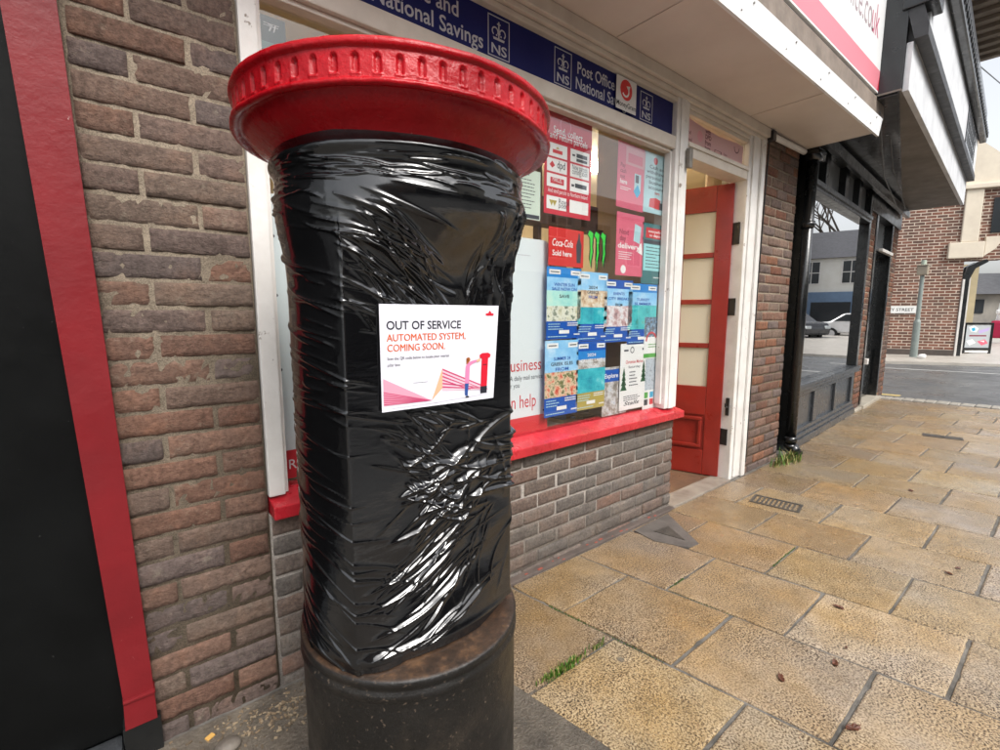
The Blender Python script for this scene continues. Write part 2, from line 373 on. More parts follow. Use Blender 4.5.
# flagstones: rows across the pavement, half-bond
def build_slabs():
    mb = MB(); tones = []
    rnd = random.Random(5)
    dirx = np.array([1, .035]); diry = np.array([-.175, 1.0])
    def P(a, bb):   # a = row coordinate (x at y=-.6), bb = y
        x = a+(-.6-bb)*.175; y = bb+.035*(a-1.0)*0
        return x, y
    def wally(x): return -.042 if x < 2.85 else (-.03 if x < 4.6 else -.03+.065*(x-4.6))
    def slab(a0, a1, b0, b1, tone, gx=.0052, gy=.004, zj=0):
        # b0 (street side, lower y) .. b1
        a0 += gx; a1 -= gx; b0 += gy; b1 -= gy
        cs = []
        for a, bb in ((a0, b0), (a1, b0), (a1, b1), (a0, b1)):
            x, y = P(a, bb); x += rnd.uniform(-.003, .003); y += rnd.uniform(-.003, .003)
            cs.append((x, y))
        cx = sum(p[0] for p in cs)/4; cy = sum(p[1] for p in cs)/4
        tilt = [zj+rnd.uniform(-.0015, .0015) for _ in cs]
        base = len(mb.v)
        def ins(p, d):
            vx, vy = p[0]-cx, p[1]-cy; l = math.hypot(vx, vy); return (p[0]-vx/l*d, p[1]-vy/l*d)
        ns = 14; per = []
        for k in range(4):
            p, q, ta, tb = cs[k], cs[(k+1) % 4], tilt[k], tilt[(k+1) % 4]
            for e in range(ns):
                f = e/ns; j = mnoise.noise(Vector((p[0]*9+f*4+k*7, p[1]*9+f*3, a0)))*.0026+(rnd.random() < .07)*rnd.uniform(0, .007)
                pt = (p[0]+(q[0]-p[0])*f, p[1]+(q[1]-p[1])*f); pt = ins(pt, .0012+j); per.append((pt, ta+(tb-ta)*f))
        n4 = len(per)
        for d, dz in ((0, -.02), (0, -.0055), (.0025, -.0018), (.008, 0)):
            for p, t in per:
                q = ins(p, d); mb.v.append((q[0], q[1], t+dz)); tones.append(tone)
        for L in range(3):
            for k in range(n4):
                mb.f.append((base+L*n4+k, base+L*n4+(k+1) % n4, base+L*n4+n4+(k+1) % n4, base+L*n4+n4+k)); mb.mi.append(0)
        mb.f.append(tuple(range(base+3*n4, base+4*n4))); mb.mi.append(0)
    rows = [1.0, 1.475, 1.955, 2.43, 2.885, 3.325, 3.79, 4.245, 4.70]
    while rows[-1] < 9.1: rows.append(rows[-1]+rnd.choice([.45, .46, .47, .60]))
    firstj = {0: -.585, 1: -.335, 2: -.53, 3: -.28, 4: -.505, 5: -.245, 6: -.47, 7: -.67, 8: -.425}
    for i in range(len(rows)-1):
        a0, a1 = rows[i], rows[i+1]
        if a1 > 9.3: a1 = 9.3
        j = firstj.get(i, -.30-.24*(i % 2)-rnd.uniform(0, .1))
        xm = (a0+a1)/2
        edges = [wally(xm+.05)]
        y = j
        if abs(y-edges[0]) < .08: y -= .48
        while y > -2.4: edges.append(y); y -= .485
        edges.append(-2.42)
        for k in range(len(edges)-1):
            b1, b0 = edges[k], edges[k+1]
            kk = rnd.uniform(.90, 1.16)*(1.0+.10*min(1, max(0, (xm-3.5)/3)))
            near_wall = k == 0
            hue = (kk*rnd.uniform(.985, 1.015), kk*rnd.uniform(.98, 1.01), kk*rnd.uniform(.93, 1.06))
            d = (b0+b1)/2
            if d < -1.15: hue = (hue[0]*1.20, hue[1]*1.32, hue[2]*1.66)     # away from the wall: paler, sky glare put into the stone colour
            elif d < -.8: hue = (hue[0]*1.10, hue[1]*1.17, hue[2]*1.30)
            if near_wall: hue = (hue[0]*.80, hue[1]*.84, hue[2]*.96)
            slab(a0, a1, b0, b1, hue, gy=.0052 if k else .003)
    # small setts edging at the far end
    o = mb.build('pavement', m_slab)
    at = o.data.color_attributes.new('tone', 'FLOAT_COLOR', 'POINT')
    t = np.ones((len(tones), 4), np.float32); t[:, :3] = np.array(tones); at.data.foreach_set('color', t.ravel())
    tag(o, kind='structure')
    # grey concrete round the pillar box
    mg = MB()
    mg.bbox(-.30, -.30, -.03, .42, -.012, -.003, .004)
    mg.bbox(-.6, -2.42, -.03, .55, -.305, -.001, .006)
    mg.prism([(.56, -2.42), (1.29, -2.42), (1.055, -.66), (1.01, -.44), (.56, -.30)], 'z', -.03, -.002)
    mg.prism([(.43, -.295), (1.0, -.43), (.945, -.08), (.43, -.012)], 'z', -.03, -.003)
    tag(mg.build('concrete_paving', m_grey), kind='structure')
    # worn filler strip at the foot of the wall
    ms = MB(); ms.bbox(.95, -.040, -.03, 2.84, .02, .010, .008)
    tag(ms.build('wall_foot_strip', pm('dark_wall_foot', (.13, .10, .085), (.07, .055, .048), 9, .8, .8, 70)), kind='structure')
    # moss lines in joints
    mo = MB()
    def strip(pts, w):
        for (xa, ya), (xb, yb) in zip(pts[:-1], pts[1:]):
            L = math.hypot(xb-xa, yb-ya); n = max(2, int(L/.012))
            for q in range(n):
                f = q/n; x = xa+(xb-xa)*f; y = ya+(yb-ya)*f; s = w*rnd.uniform(.35, 1)
                x += rnd.uniform(-w, w)*.4; y += rnd.uniform(-w, w)*.4
                k = 6; h = rnd.uniform(.001, .005)
                vs = [(x+s*math.cos(6.283*e/k), y+s*math.sin(6.283*e/k), -.006) for e in range(k)]+[(x, y, h)]
                mo.add(vs, [(e, (e+1) % k, k) for e in range(k)])
    strip([P(1.475, -.27), P(1.475, -.47)], .008); strip([P(1.475, -.47), P(1.475, -.80)], .004)
    strip([P(2.10, -.53), P(2.02, -.53)], .006); strip([P(1.98, -.535), P(2.12, -.53)], .007)
    strip([P(2.55, -.762), P(2.87, -.757)], .006); strip([P(1.955, -.55), P(1.955, -.85)], .003)
    tag(mo.build('joint_moss', m_moss), kind='stuff')
    # kerb setts along the cross street
    mk = MB(); tt = []
    y = -2.5
    while y < .6:
        w = rnd.uniform(.10, .16)
        x = 9.36+.33*(y+.6)*-.55
        b0 = len(mk.v); mk.bbox(x, y+.006, -.12, x+.27, y+w-.006, .006+rnd.uniform(-.004, .004), .012)
        tt += [(rnd.uniform(.75, 1.25),)*3]*(len(mk.v)-b0)
        y += w
    tag(mk.build('kerb', pm('granite_setts', (.40, .37, .32), (.26, .24, .2), 12, .5, .8, 60)), kind='structure')
build_slabs()
mb = MB(); mb.box(-8, -2.66, -.16, 9.3, -2.44, -.002)
tag(mb.build('kerb', pm('kerb_stone', (.34, .32, .29), (.24, .22, .2), 5, .6, .6, 60)), kind='structure')
# far pavement (over the cross street), yellow line
a = groundp(880, 361, .15); b_ = groundp(1000, 364, .15)
mb = MB(); mb.prism([(14.75, 6), (14.7, 1.45), (16.05, -.62), (16.4, -6), (60, -6), (60, 6)], 'z', -.12, .15)
tag(mb.build('far_pavement', pm('far_paving', (.50, .47, .42), (.36, .33, .29), 3, .4, .4, 20)), kind='structure')
road_mark('yellow_line', [[(9.83, .9), (9.97, .9), (10.06, .15), (9.92, .15)]], pm('yellow_road_paint', (.62, .47, .16), (.42, .33, .15), 8, .5, .3, 60))
road_mark('white_line', [[(13.2, 4), (13.3, 4), (14.15, -1), (14.05, -1)], [(12.2, -.9), (12.32, -.9), (12.6, -3), (12.48, -3)]], pm('white_road_paint', (.5, .5, .48), (.32, .32, .31), 8, .5, .3, 60))

# ================================================================== POST OFFICE BUILDING
po = empty('post_office_building', (1.9, 0, 0), 0, 'brick post office shop with white timber window, red sill and open red door', 'shop')
def P_(o):   # keep world placement while parenting to the unrotated building empty
    o.parent = po; o.location = (o.location[0]-1.9, o.location[1], o.location[2]); return o
bm_a = brickmat('purple_brown_brick', (1.1, 1.05, .95)); bm_b = brickmat('grey_brown_brick')
mo_a = mortarmat('sandy_mortar', (.365, .30, .225)); mo_b = mortarmat('grey_mortar', (.40, .36, .32))
def courses_pier(x0, x1, z0, z1, pitch=.0752, jt=.009, flip=0, pattern=((.217, .103), (.103, .217))):
    out = []; z = z0; k = flip
    tot = x1-x0
    while z < z1-.02:
        a, b = pattern[k % 2]; s = tot/(a+b+.010)
        zz = min(z+pitch-jt, z1)
        out.append((z+.0, zz, [(x0, x0+a*s), (x0+(a+.010)*s, x1)])); z += pitch; k += 1
    return out
def stretcher(x0, x1, z0, z1, pitch=.0752, L=.215, flip=0, rnd=random.Random(3)):
    out = []; z = z0; k = flip
    while z < z1-.02:
        sp = []; x = x0-(L+.01)*(.5 if k % 2 else 0)-rnd.uniform(0, .02)
        while x < x1:
            xa, xb = max(x, x0), min(x+L, x1)
            if xb-xa > .025: sp.append((xa, xb))
            x += L+.010+rnd.uniform(-.004, .008)
        out.append((z, min(z+pitch-.010, z1), sp)); z += pitch; k += 1
    return out
mbk = MB(); cp = courses_pier(-.045, .338, -.02, 3.2, flip=1)
for zlo, zhi, tn, sd_ in ((-1, .80, PURPLE+[(.17, .096, .07)], 4), (.80, 1.22, PURPLE[1:6]+[(.19, .10, .07), (.17, .096, .07), (.18, .105, .078)], 5), (1.22, 9, PURPLE, 6)):
    brick_courses(mbk, None, [c_ for c_ in cp if zlo <= c_[0] < zhi], 0, seed=sd_, tones=tn, rough=.0055, step=.010)
mbk.box(-.07, .0045, -.1, .342, .30, 3.2, 1)
w1 = P_(finish_bricks(mbk, 'brick_pier', [bm_a, mo_a], None))
mbk = MB(); brick_courses(mbk, None, stretcher(.352, 2.835, -.045, .63, L=.218), 0, seed=9, tones=GREY, rough=.0022, step=.012)
mbk.box(.346, .0065, -.1, 2.832, .30, .632, 1)
# return face at the doorway
def rx(x, y, z): return (2.835-(y), x, z)
brick_courses(mbk, None, stretcher(.012, .26, -.045, .63, L=.21), 0, seed=12, tones=GREY, rough=.002, xf=lambda x, y, z: (2.836-y, x, z))
# these went in after the mortar box, so give them tones in order
n_missing = 8
mbk.tone = mbk.tone[:0]+mbk.tone
# (mortar box vertices sit between the two runs of bricks: insert neutral tones for them)
first = sum(1 for _ in [0])
def fix_tones(mb_, nbox_at):
    mb_.tone = mb_.tone[:nbox_at]+[(.2, .2, .2)]*8+mb_.tone[nbox_at:]
nb = len(mbk.v)-8-0
# number of brick vertices before the box
cnt = next(i for i, v in enumerate(mbk.v) if abs(v[0]-.346) < 1e-9 and abs(v[1]-.0065) < 1e-9 and abs(v[2]+.1) < 1e-9)
fix_tones(mbk, cnt)
w2 = P_(finish_bricks(mbk, 'brick_wall', [bm_b, mo_b], None))
mbk = MB(); brick_courses(mbk, None, stretcher(3.905, 4.60, -.02, 2.72, L=.2, flip=1), -.005, seed=21, tones=PURPLE+RED, rough=.003)
mbk.box(3.9, .0015, -.1, 4.603, .30, 2.72, 1)
w3 = P_(finish_bricks(mbk, 'brick_pier', [bm_a, mo_a], None))
# upper wall behind the canopy and the mass of the building
mb = MB(); mb.box(.344, .02, 2.72, 4.6, .3, 6.0); mb.box(0, .05, 3.2, .343, .3, 6.0)
P_(mb.build('upper_wall', pm('brown_upper_brick', (.16, .11, .09), (.11, .08, .07), 8, .8, .6, 40)))
# red paint flecks on the wall foot
mb = MB(); rnd = random.Random(8)
for k in range(14):
    x = 1.35+rnd.random()**.8*1.25; y = -.046+rnd.random()*.03; s = rnd.uniform(.004, .012)
    mb.bbox(x, y, .0095, x+s*2.6, y+s, .0125, .001)
tag(mb.build('red_paint_flakes', flat('old_red_paint', (.32, .075, .05), .7)), kind='stuff')

# ---- window
wf = MB()
wf.bbox(.345, -.012, .70, .398, .10, 2.66, .005)                       # left jamb
wf.bbox(.398, .01, .70, .412, .055, 2.29, .003)                        # glazing bead
P_(wf.build('window_jamb', m_white))
wf = MB(); wf.bbox(2.70, -.012, .70, 2.836, .12, 2.62, .006); wf.bbox(2.683, .012, .73, 2.70, .055, 2.29, .004)
wf.bbox(2.735, -.020, .70, 2.79, -.0125, 2.60, .004)
P_(wf.build('window_post', m_white))
wf = MB()
wf.bbox(.398, -.008, 2.30, 2.70, .10, 2.372, .005)                      # rail over the glass
wf.bbox(.412, .012, 2.282, 2.683, .055, 2.30, .004)
wf.bbox(.398, .012, 2.585, 2.70, .10, 2.63, .004)
P_(wf.build('window_rail', m_cream))
wf = MB()                                                              # stepped cornice mouldings under the soffit
for k, (y, z0, z1) in enumerate([(-.010, 2.566, 2.592), (-.028, 2.594, 2.618), (-.05, 2.62, 2.682)]):
    wf.bbox(.345, y, z0, 3.92, .14, z1, .005)
P_(wf.build('cornice', m_cream))
wf = MB(); wf.prism([(-.055, .632), (-.055, .676), (.055, .702), (.12, .702), (.12, .632)], 'x', .348, 2.872)
o = wf.build('window_sill', m_redsill); bv = o.modifiers.new('bevel', 'BEVEL'); bv.width = .004; bv.segments = 2; P_(o)
wf = MB(); wf.box(.40, .056, .702, 2.70, .060, 2.30)
pane = P_(wf.build('window_pane', glassm('window_glass', (.96, .97, .97), 2.0)))
# inside of the display window
wf = MB()
m_back = pm('display_back_board', (.36, .27, .20), (.20, .14, .10), 3, .7, .3, 30)
wf.box(.40, .55, .40, 2.70, .57, 1.30, 0)
wf.box(.40, .125, .62, 2.70, .55, .66, 0)
P_(wf.build('window_display_back', [m_back]))
wf = MB()
for x in (1.02, 1.55, 2.05, 2.42):
    wf.bbox(x, .50, .662, x+.03, .548, 2.68, .004)
wf.bbox(.6, .46, 1.30, 2.6, .56, 1.33, .004); wf.bbox(.6, .44, 1.85, 2.6, .548, 1.87, .004)
rnd = random.Random(6)
for k in range(13): x = .7+.145*k; wf.bbox(x, .45, 1.331, x+rnd.uniform(.06, .13), .54, 1.331+rnd.uniform(.1, .38), .004); wf.bbox(x, .45, 1.871, x+rnd.uniform(.05, .12), .53, 1.871+rnd.uniform(.06, .22), .004)
P_(wf.build('display_shelf', m_wood))
# magazines lying on the display floor
wf = MB(); rnd = random.Random(3)
for k in range(16):
    x = 1.5+rnd.random()*1.1; y = .16+rnd.random()*.2
    wf.bbox(x, y, .6605, x+.1, y+.14, .668+rnd.random()*.02, .002, mi=k % 4)
P_(wf.build('display_papers', [flat('paper_white', (.7, .7, .68)), flat('paper_blue', (.1, .2, .4)), flat('paper_dark', (.06, .05, .05)), flat('paper_tan', (.4, .3, .2))]))

# ---- doorway
wf = MB()
wf.bbox(3.665, -.012, .0, 3.905, .13, 2.62, .006); wf.bbox(3.71, -.024, .02, 3.80, -.0125, 2.60, .004); wf.bbox(3.84, -.03, .0, 3.90, -.0125, 2.6, .004)
P_(wf.build('door_jamb', m_white))
wf = MB(); wf.bbox(2.836, -.008, 2.285, 3.665, .12, 2.362, .005); wf.bbox(2.836, -.018, 2.345, 3.665, -.0085, 2.37, .003)
wf.bbox(2.836, .0, 2.54, 3.665, .12, 2.565, .004)
P_(wf.build('door_transom', m_cream))
wf = MB(); wf.box(2.836, .024, 2.362, 3.665, .028, 2.54)
P_(wf.build('fanlight_pane', glassm('fanlight_glass', (.9, .88, .86), 1.0)))
wf = MB(); wf.bbox(2.836, -.03, -.06, 3.665, .12, .012, .006); P_(wf.build('threshold', pm('worn_threshold', (.30, .27, .23), (.16, .13, .11), 7, .45, .5, 50)))
wf = MB(); wf.box(.30, .31, -.05, 5.2, 3.4, .008); wf.box(2.838, .12, -.05, 3.664, .309, .008); P_(wf.build('shop_floor', pm('wet_brown_floor', (.16, .10, .06), (.10, .065, .045), 4, .35, .3, 40)))
wf = MB()
wf.box(.30, 3.4, 0, 5.2, 3.45, 2.7); wf.box(5.15, .31, 0, 5.2, 3.39, 2.7); wf.box(.30, .31, 0, .34, 3.39, 2.7); wf.box(2.71, .125, 0, 2.832, .60, 2.7)
wf.box(3.668, .30, 0, 5.15, .315, 2.7)
P_(wf.build('shop_inside_wall', pm('warm_cream_wall', (.72, .62, .45), (.62, .53, .38), 2, .7, .1, 30)))
wf = MB(); wf.box(.30, .145, 2.70, 5.2, 3.45, 2.75); P_(wf.build('shop_ceiling', pm('warm_ceiling', (.70, .62, .48), None, 2, .7, .1, 30)))
# the leaf, hinged on the right jamb and standing open into the shop
DA = R(109)
dr = empty('door', (3.66-1.9, .075, 0), DA); dr.parent = po
lf = MB()
def leafbox(l0, z0, l1, z1, y0=-.022, y1=.022, b=.004): lf.bbox(l0, y0, z0, l1, y1, z1, b)
leafbox(.0, .014, .118, 2.275); leafbox(.64, .014, .76, 2.275)                         # stiles
leafbox(.119, 2.085, .639, 2.275); leafbox(.119, .505, .639, .735); leafbox(.119, .014, .639, .215)
leafbox(.345, .736, .415, 2.084, -.019, .019)
for z in (1.062, 1.405, 1.762): leafbox(.119, z-.019, .344, z+.019, -.018, .018); leafbox(.416, z-.019, .639, z+.019, -.018, .018)
lf.box(.119, -.010, .216, .639, .010, .504)                                            # sunk bottom panel
for a in ((.14, .235, .62, .262), (.14, .46, .62, .487), (.14, .263, .165, .459), (.595, .263, .62, .459)):
    leafbox(a[0], a[1], a[2], a[3], .0105, .03, .006)
lobj = lf.build('door_leaf', m_reddoor, dr)
m_frost = None
m, nt, b = newmat('obscured_door_glass'); setb(b, .08, 0, .6); b.inputs['Base Color'].default_value = (.60, .55, .43, 1)
bump(nt, b, noise_node(nt, N(nt, 'ShaderNodeTexCoord').outputs['Object'], 60), .2, .004); m_frost = m
for z0, z1 in ((.736, 1.042), (1.082, 1.385), (1.425, 1.742), (1.782, 2.084)):
    for l0, l1 in ((.119, .344), (.416, .639)):
        g = MB(); g.box(l0, -.004, z0, l1, .004, z1); g.build('glass_pane', m_frost, dr)
for z in (.38, 1.33, 1.92):
    h = MB(); h.bbox(-.02, -.034, z-.055, .045, -.0225, z+.055, .002); h.tube((-.012, -.036, z-.06), (-.012, -.036, z+.06), .009); h.build('hinge', m_iron, dr)
# black door stay and hook on the jamb, hinge plates
for z0, z1 in ((1.83, 1.99), (1.30, 1.43), (.28, .41)):
    h = MB(); h.bbox(3.655, .02, z0, 3.6645, .075, z1, .002); P_(h.build('hinge_plate', m_iron))
h = MB(); h.bbox(3.654, .018, .52, 3.6645, .045, .66, .003); h.path([(3.655, .03, .59), (3.615, .02, .59), (3.60, .02, .60), (3.60, .02, .625)], .006)
P_(h.build('door_hook', m_iron))
# ceiling tube lamp inside (seen lit through the doorway)
lm = MB(); lm.bbox(3.0, 1.3, 2.64, 4.2, 1.40, 2.695, .01)
m, nt, b = newmat('lit_tube'); b.inputs['Emission Color'].default_value = (1, .86, .62, 1); b.inputs['Emission Strength'].default_value = 70
P_(lm.build('ceiling_lamp', m))

# ---- canopy, fascia
cv = MB(); cv.box(-.9, -.50, 2.684, 4.62, .02, 2.72)
P_(cv.build('canopy_soffit', m_soffit))
for x in (.6, 2.05, 3.55): cv = MB(); cv.bbox(x, -.497, 2.679, x+.035, -.055, 2.6838, .0015); P_(cv.build('soffit_batten', m_soffit))
cv = MB(); cv.prism([(-.515, 2.676), (-.515, 2.69), (-.530, 2.798), (-.49, 2.798), (-.499, 2.676)], 'x', -.9, 4.70)
m_fas = pm('white_fascia', (.80, .80, .80), (.70, .70, .70), 3, .35, .2, 30)
for k in range(11):
    x = 4.55-.52*k
    cv.tube((x, -.520, 2.775), (x, -.5315, 2.775), .005, mi=1); cv.tube((x-.1, -.512, 2.712), (x-.1, -.5215, 2.712), .004, mi=1)
P_(cv.build('canopy_fascia', [m_fas, pm('bolt_grey', (.25, .24, .22))]))
cv = MB(); cv.box(-.9, -.46, 2.722, 4.68, .02, 2.90, 0); cv.bbox(-.9, -.495, 2.83, 4.86, -.40, 2.955, .006, 1)
P_(cv.build('canopy_roof', [m_dark, pm('weathered_ledge', (.26, .21, .17), (.14, .11, .09), 6, .7, .5, 40)]))
# conduit and box at the head of the right pier; door contact on the post
h = MB(); h.tube((3.93, -.045, 2.64), (4.58, -.045, 2.655), .022, mi=0); h.bbox(3.905, -.07, 2.60, 3.96, -.008, 2.67, .004, 1)
h.path([(3.935, -.03, 2.60), (3.93, -.02, 1.6), (3.928, -.02, .1)], .006, mi=1)
P_(h.build('conduit', [m_white, m_iron]))
h = MB(); h.bbox(2.80, -.045, 2.205, 2.84, -.021, 2.32, .004); P_(h.build('sensor_box', pm('grey_plastic', (.22, .20, .17), (.15, .14, .12), 20, .5, .4, 80)))

# ================================================================== BLUE SIGN
m_blue = pm('navy_sign_blue', (.010, .014, .115), (.008, .011, .095), 2, .5, .05, 30, spec=.2)
m_sil = flat('sign_silver_grey', (.50, .50, .53), .5)
bs = Print(2.298, .192); bs.sheet(m_blue, .012); X0 = .40
def ns_emblem(u, v0, w, h):
    t = .0045
    for a in ((u, v0, u+w, v0+t), (u, v0+h-t, u+w, v0+h), (u, v0, u+t, v0+h), (u+w-t, v0, u+w, v0+h)): bs.rect(*a, m_sil)
    c = u+w/2
    bs.text('NS', c, v0+h*.09, h*.34, m_sil, 'c', .02, fit=w*.74)
    yb = v0+h*.43
    bs.poly([(c-w*.24, yb), (c+w*.24, yb), (c+w*.27, yb+h*.06), (c-w*.27, yb+h*.06)], m_sil)
    for sgn in (-1, 1):
        bs.ring(c+sgn*w*.17, yb+h*.20, w*.155, w*.05, m_sil, 14, *( (-60, 210) if sgn > 0 else (-30, 240)))
    bs.rect(c-w*.03, yb+h*.06, c+w*.03, yb+h*.46, m_sil); bs.rect(c-w*.08, yb+h*.38, c+w*.08, yb+h*.415, m_sil)
    bs.circ(c-w*.10, yb+h*.12, w*.035, m_sil, 8); bs.circ(c+w*.10, yb+h*.12, w*.035, m_sil, 8)
ns_emblem(1.297-X0, .018, .118, .160)
ns_emblem(1.690-X0, .018, .118, .160)
ns_emblem(2.370-X0, .022, .118, .150)
bs.text('Post Office and', 1.150-X0, .106, .082, m_sil, 'r', .012, sx=.92)
bs.text('National Savings', 1.272-X0, .030, .082, m_sil, 'r', .012, sx=.92)
bs.text('Post Office and', 1.846-X0, .106, .078, m_sil, 'l', .012, sx=.84)
bs.text('National Savings', 1.836-X0, .034, .078, m_sil, 'l', .012, sx=.84)
tag(bs.build('fascia_sign', (X0, .020, 2.376), (1, 0, 0), (0, -1, 0)), 'long navy blue sign with grey lettering and crown emblems above the shop window', 'sign')
st = Print(.175, .165); st.sheet(flat('sticker_white', (.68, .66, .64)), .001)
m_r = flat('sticker_red', (.62, .03, .03)); m_k = flat('ink_black', (.012, .012, .014))
st.circ(.085, .105, .052, m_r); st.up(); st.ring(.080, .100, .032, .010, flat('paper_plain', (.78, .77, .75)), 18, -150, 60); st.poly([(.085, .125), (.118, .132), (.108, .100)], flat('paper_plain', (.78, .77, .75)))
st.text('MoneyGram', .0875, .018, .036, m_k, 'c', .01, fit=.17)
tag(st.build('sticker', (2.135, .004, 2.395), (1, .0, 0), (0, -1, 0)), 'white sticker with a red round arrow logo stuck over the blue sign', 'sticker')

# ================================================================== POSTERS IN THE WINDOW (behind the glass)
YP = .0625
m_pw = flat('paper_plain', (.78, .77, .75)); m_pr = flat('poster_red', (.56, .026, .05)); m_pk = flat('poster_pink', (.66, .13, .20)); m_teal = flat('poster_teal', (.05, .17, .18))
m_pb = flat('poster_pale_blue', (.42, .62, .66)); m_aqua = flat('poster_aqua', (.33, .66, .68)); m_bl = flat('poster_blue', (.008, .085, .40)); m_bl2 = flat('poster_sky_blue', (.02, .22, .58))
m_ink = flat('ink_charcoal', (.04, .045, .06)); m_ro = flat('ink_red', (.58, .03, .04)); m_gold = flat('poster_gold', (.42, .33, .07)); m_gr = flat('ink_green', (.08, .36, .05))
m_cy = flat('sticker_cyan', (.02, .36, .58)); m_pale = flat('board_pale', (.70, .75, .76)); m_mint = flat('notice_mint', (.60, .68, .58))
class WP(Print):
    """poster placed on the glass between two photo corners"""
    def __init__(s, tl, br, Y=YP):
        a = wallp(*tl, Y); c = wallp(*br, Y); s.o = (a[0], Y, c[2]); super().__init__(c[0]-a[0], a[2]-c[2])
    def put(s, name, label, cat, group=None, tilt=0):
        o = s.build(name, s.o, (1, 0, math.tan(R(tilt))), (0, -1, 0)); return tag(o, label, cat, group)
GP = 'posters in the shop window'
# small dark poster, top left corner of the window
p = WP((257, 12), (287, 60)); p.sheet(flat('dark_green_poster', (.022, .04, .036))); w, h = p.w, p.h
p.rect(.1*w, .03*h, .9*w, .32*h, flat('dark_teal_print', (.10, .2, .18))); p.text('7/', .35*w, .62*h, .28*h, m_pw, 'l', .02); p.lines(.2*w, .8*w, .8*h, 2, .06*h, .02*h, m_pw)
p.put('poster', 'small dark green poster at the top left corner of the shop window', 'poster', GP)
# white display board with a red foot, behind and left of the box, and its twin to the right
def board(tlx, label, words, Yb=.10):
    a = wallp(tlx[0], tlx[1], Yb); c = wallp(tlx[2], tlx[3], Yb)
    p = Print(c[0]-a[0], a[2]-c[2]); w, h = p.w, p.h; r = .035
    poly = [(0, 0), (w, 0)]+[(w-r+r*math.cos(t), h-r+r*math.sin(t)) for t in np.linspace(0, math.pi/2, 7)]+[(r-r*math.sin(t), h-r+r*math.cos(t)) for t in np.linspace(0, math.pi/2, 7)]
    p.sheet(m_pale, .012, poly)
    p.rect(0, 0, w, .105*h, m_ro); p.up()
    if words:
        p.text('business', w-.05, .345*h, .088, m_ro, 'r', .0, sx=.86); p.text('A daily mail service', w-.04, .298*h, .036, m_ink, 'r', sx=.8); p.text('for you', w-.20, .262*h, .036, m_ink, 'r', sx=.8)
        p.text('We can help', w-.085, .155*h, .098, m_ro, 'r', 0, sx=.72); p.lines(w-.25, w-.13, .915*h, 1, .02, .004, m_sil)
        p.circ(w-.03, .125*h, .005, m_ink, 8)
    else:
        for v in (.86, .66, .40): p.circ(.025, v*h, .006, m_ink, 8)
        p.text('R', .03, .035*h, .05, m_pw)
    return tag(p.build('display_board', (a[0], Yb, c[2]), (1, 0, 0), (0, -1, 0)), label, 'display board')
board((262, 192, 330, 470), 'white display board with red foot beside the left window jamb', False)
board((430, 225, 547, 432), 'white display board reading business and help, right of the wrapped pillar box', True)
# pale green notice above the board
p = WP((508, 164), (540, 221), .068); w, h = p.w, p.h; p.sheet(m_mint); p.rect(.03*w, .02*h, .97*w, .1*h, m_ink); p.lines(.3*w, .7*w, .88*h, 1, .1, .03*h, m_ink); p.lines(.15*w, .85*w, .78*h, 9, .07*h, .018*h, m_ink)
p.put('notice', 'pale green printed notice just right of the red cap, above the white board', 'notice', GP)
# red parcel poster
p = WP((545, 108), (590, 221)); w, h = p.w, p.h; p.sheet(m_pr)
p.ring(.42*w, .90*h, .04, .006, m_pk); p.text('Send, collect', .48*w, .80*h, .048, m_pw, 'c', .01, fit=.62*w); p.text('and return parcels', .5*w, .745*h, .044, m_pw, 'c', .01, fit=.8*w)
G = [(.05, .57, .46, .70), (.53, .57, .95, .70), (.05, .42, .46, .55), (.53, .42, .95, .55), (.05, .27, .46, .40), (.53, .27, .95, .40), (.05, .05, .46, .18), (.53, .05, .95, .18)]
for a, b, c, d in G: p.rect(a*w, b*h, c*w, d*h, m_pw)
p.text('And send parcels to Northern Ireland', .5*w, .215*h, .03, m_pw, 'c', fit=.85*w)
p.up()
p.rect(.16*w, .605*h, .36*w, .64*h, m_ro); p.poly([(.22*w, .65*h), (.30*w, .65*h), (.26*w, .672*h)], m_gold)
p.rect(.66*w, .625*h, .9*w, .665*h, m_ink); p.rect(.66*w, .585*h, .9*w, .615*h, m_ink); p.rect(.57*w, .63*h, .63*w, .65*h, m_ink)
p.poly([(.10*w, .485*h), (.155*w, .455*h), (.21*w, .485*h), (.155*w, .525*h)], m_ro); p.text('dpd', .25*w, .465*h, .05, m_ink, 'l', .01, fit=.17*w)
p.text('New parcels', .74*w, .495*h, .04, m_ink, 'c', fit=.34*w); p.text('coming soon', .74*w, .45*h, .04, m_ink, 'c', fit=.34*w)
p.rect(.12*w, .305*h, .40*w, .365*h, m_pr); p.rect(.64*w, .315*h, .9*w, .36*h, m_ink); p.rect(.56*w, .32*h, .62*w, .345*h, m_ink)
p.poly([(.10*w, .14*h), (.15*w, .08*h), (.18*w, .12*h), (.21*w, .08*h), (.26*w, .14*h)], m_gold); p.text('Royal', .29*w, .115*h, .036, m_ink); p.text('post', .29*w, .075*h, .036, m_ink)
p.up(); p.text('PARCEL', .26*w, .325*h, .035, m_pw, 'c', fit=.2*w)
p.put('poster', 'large red parcel poster with white logo boxes beside the red cap', 'poster', GP)
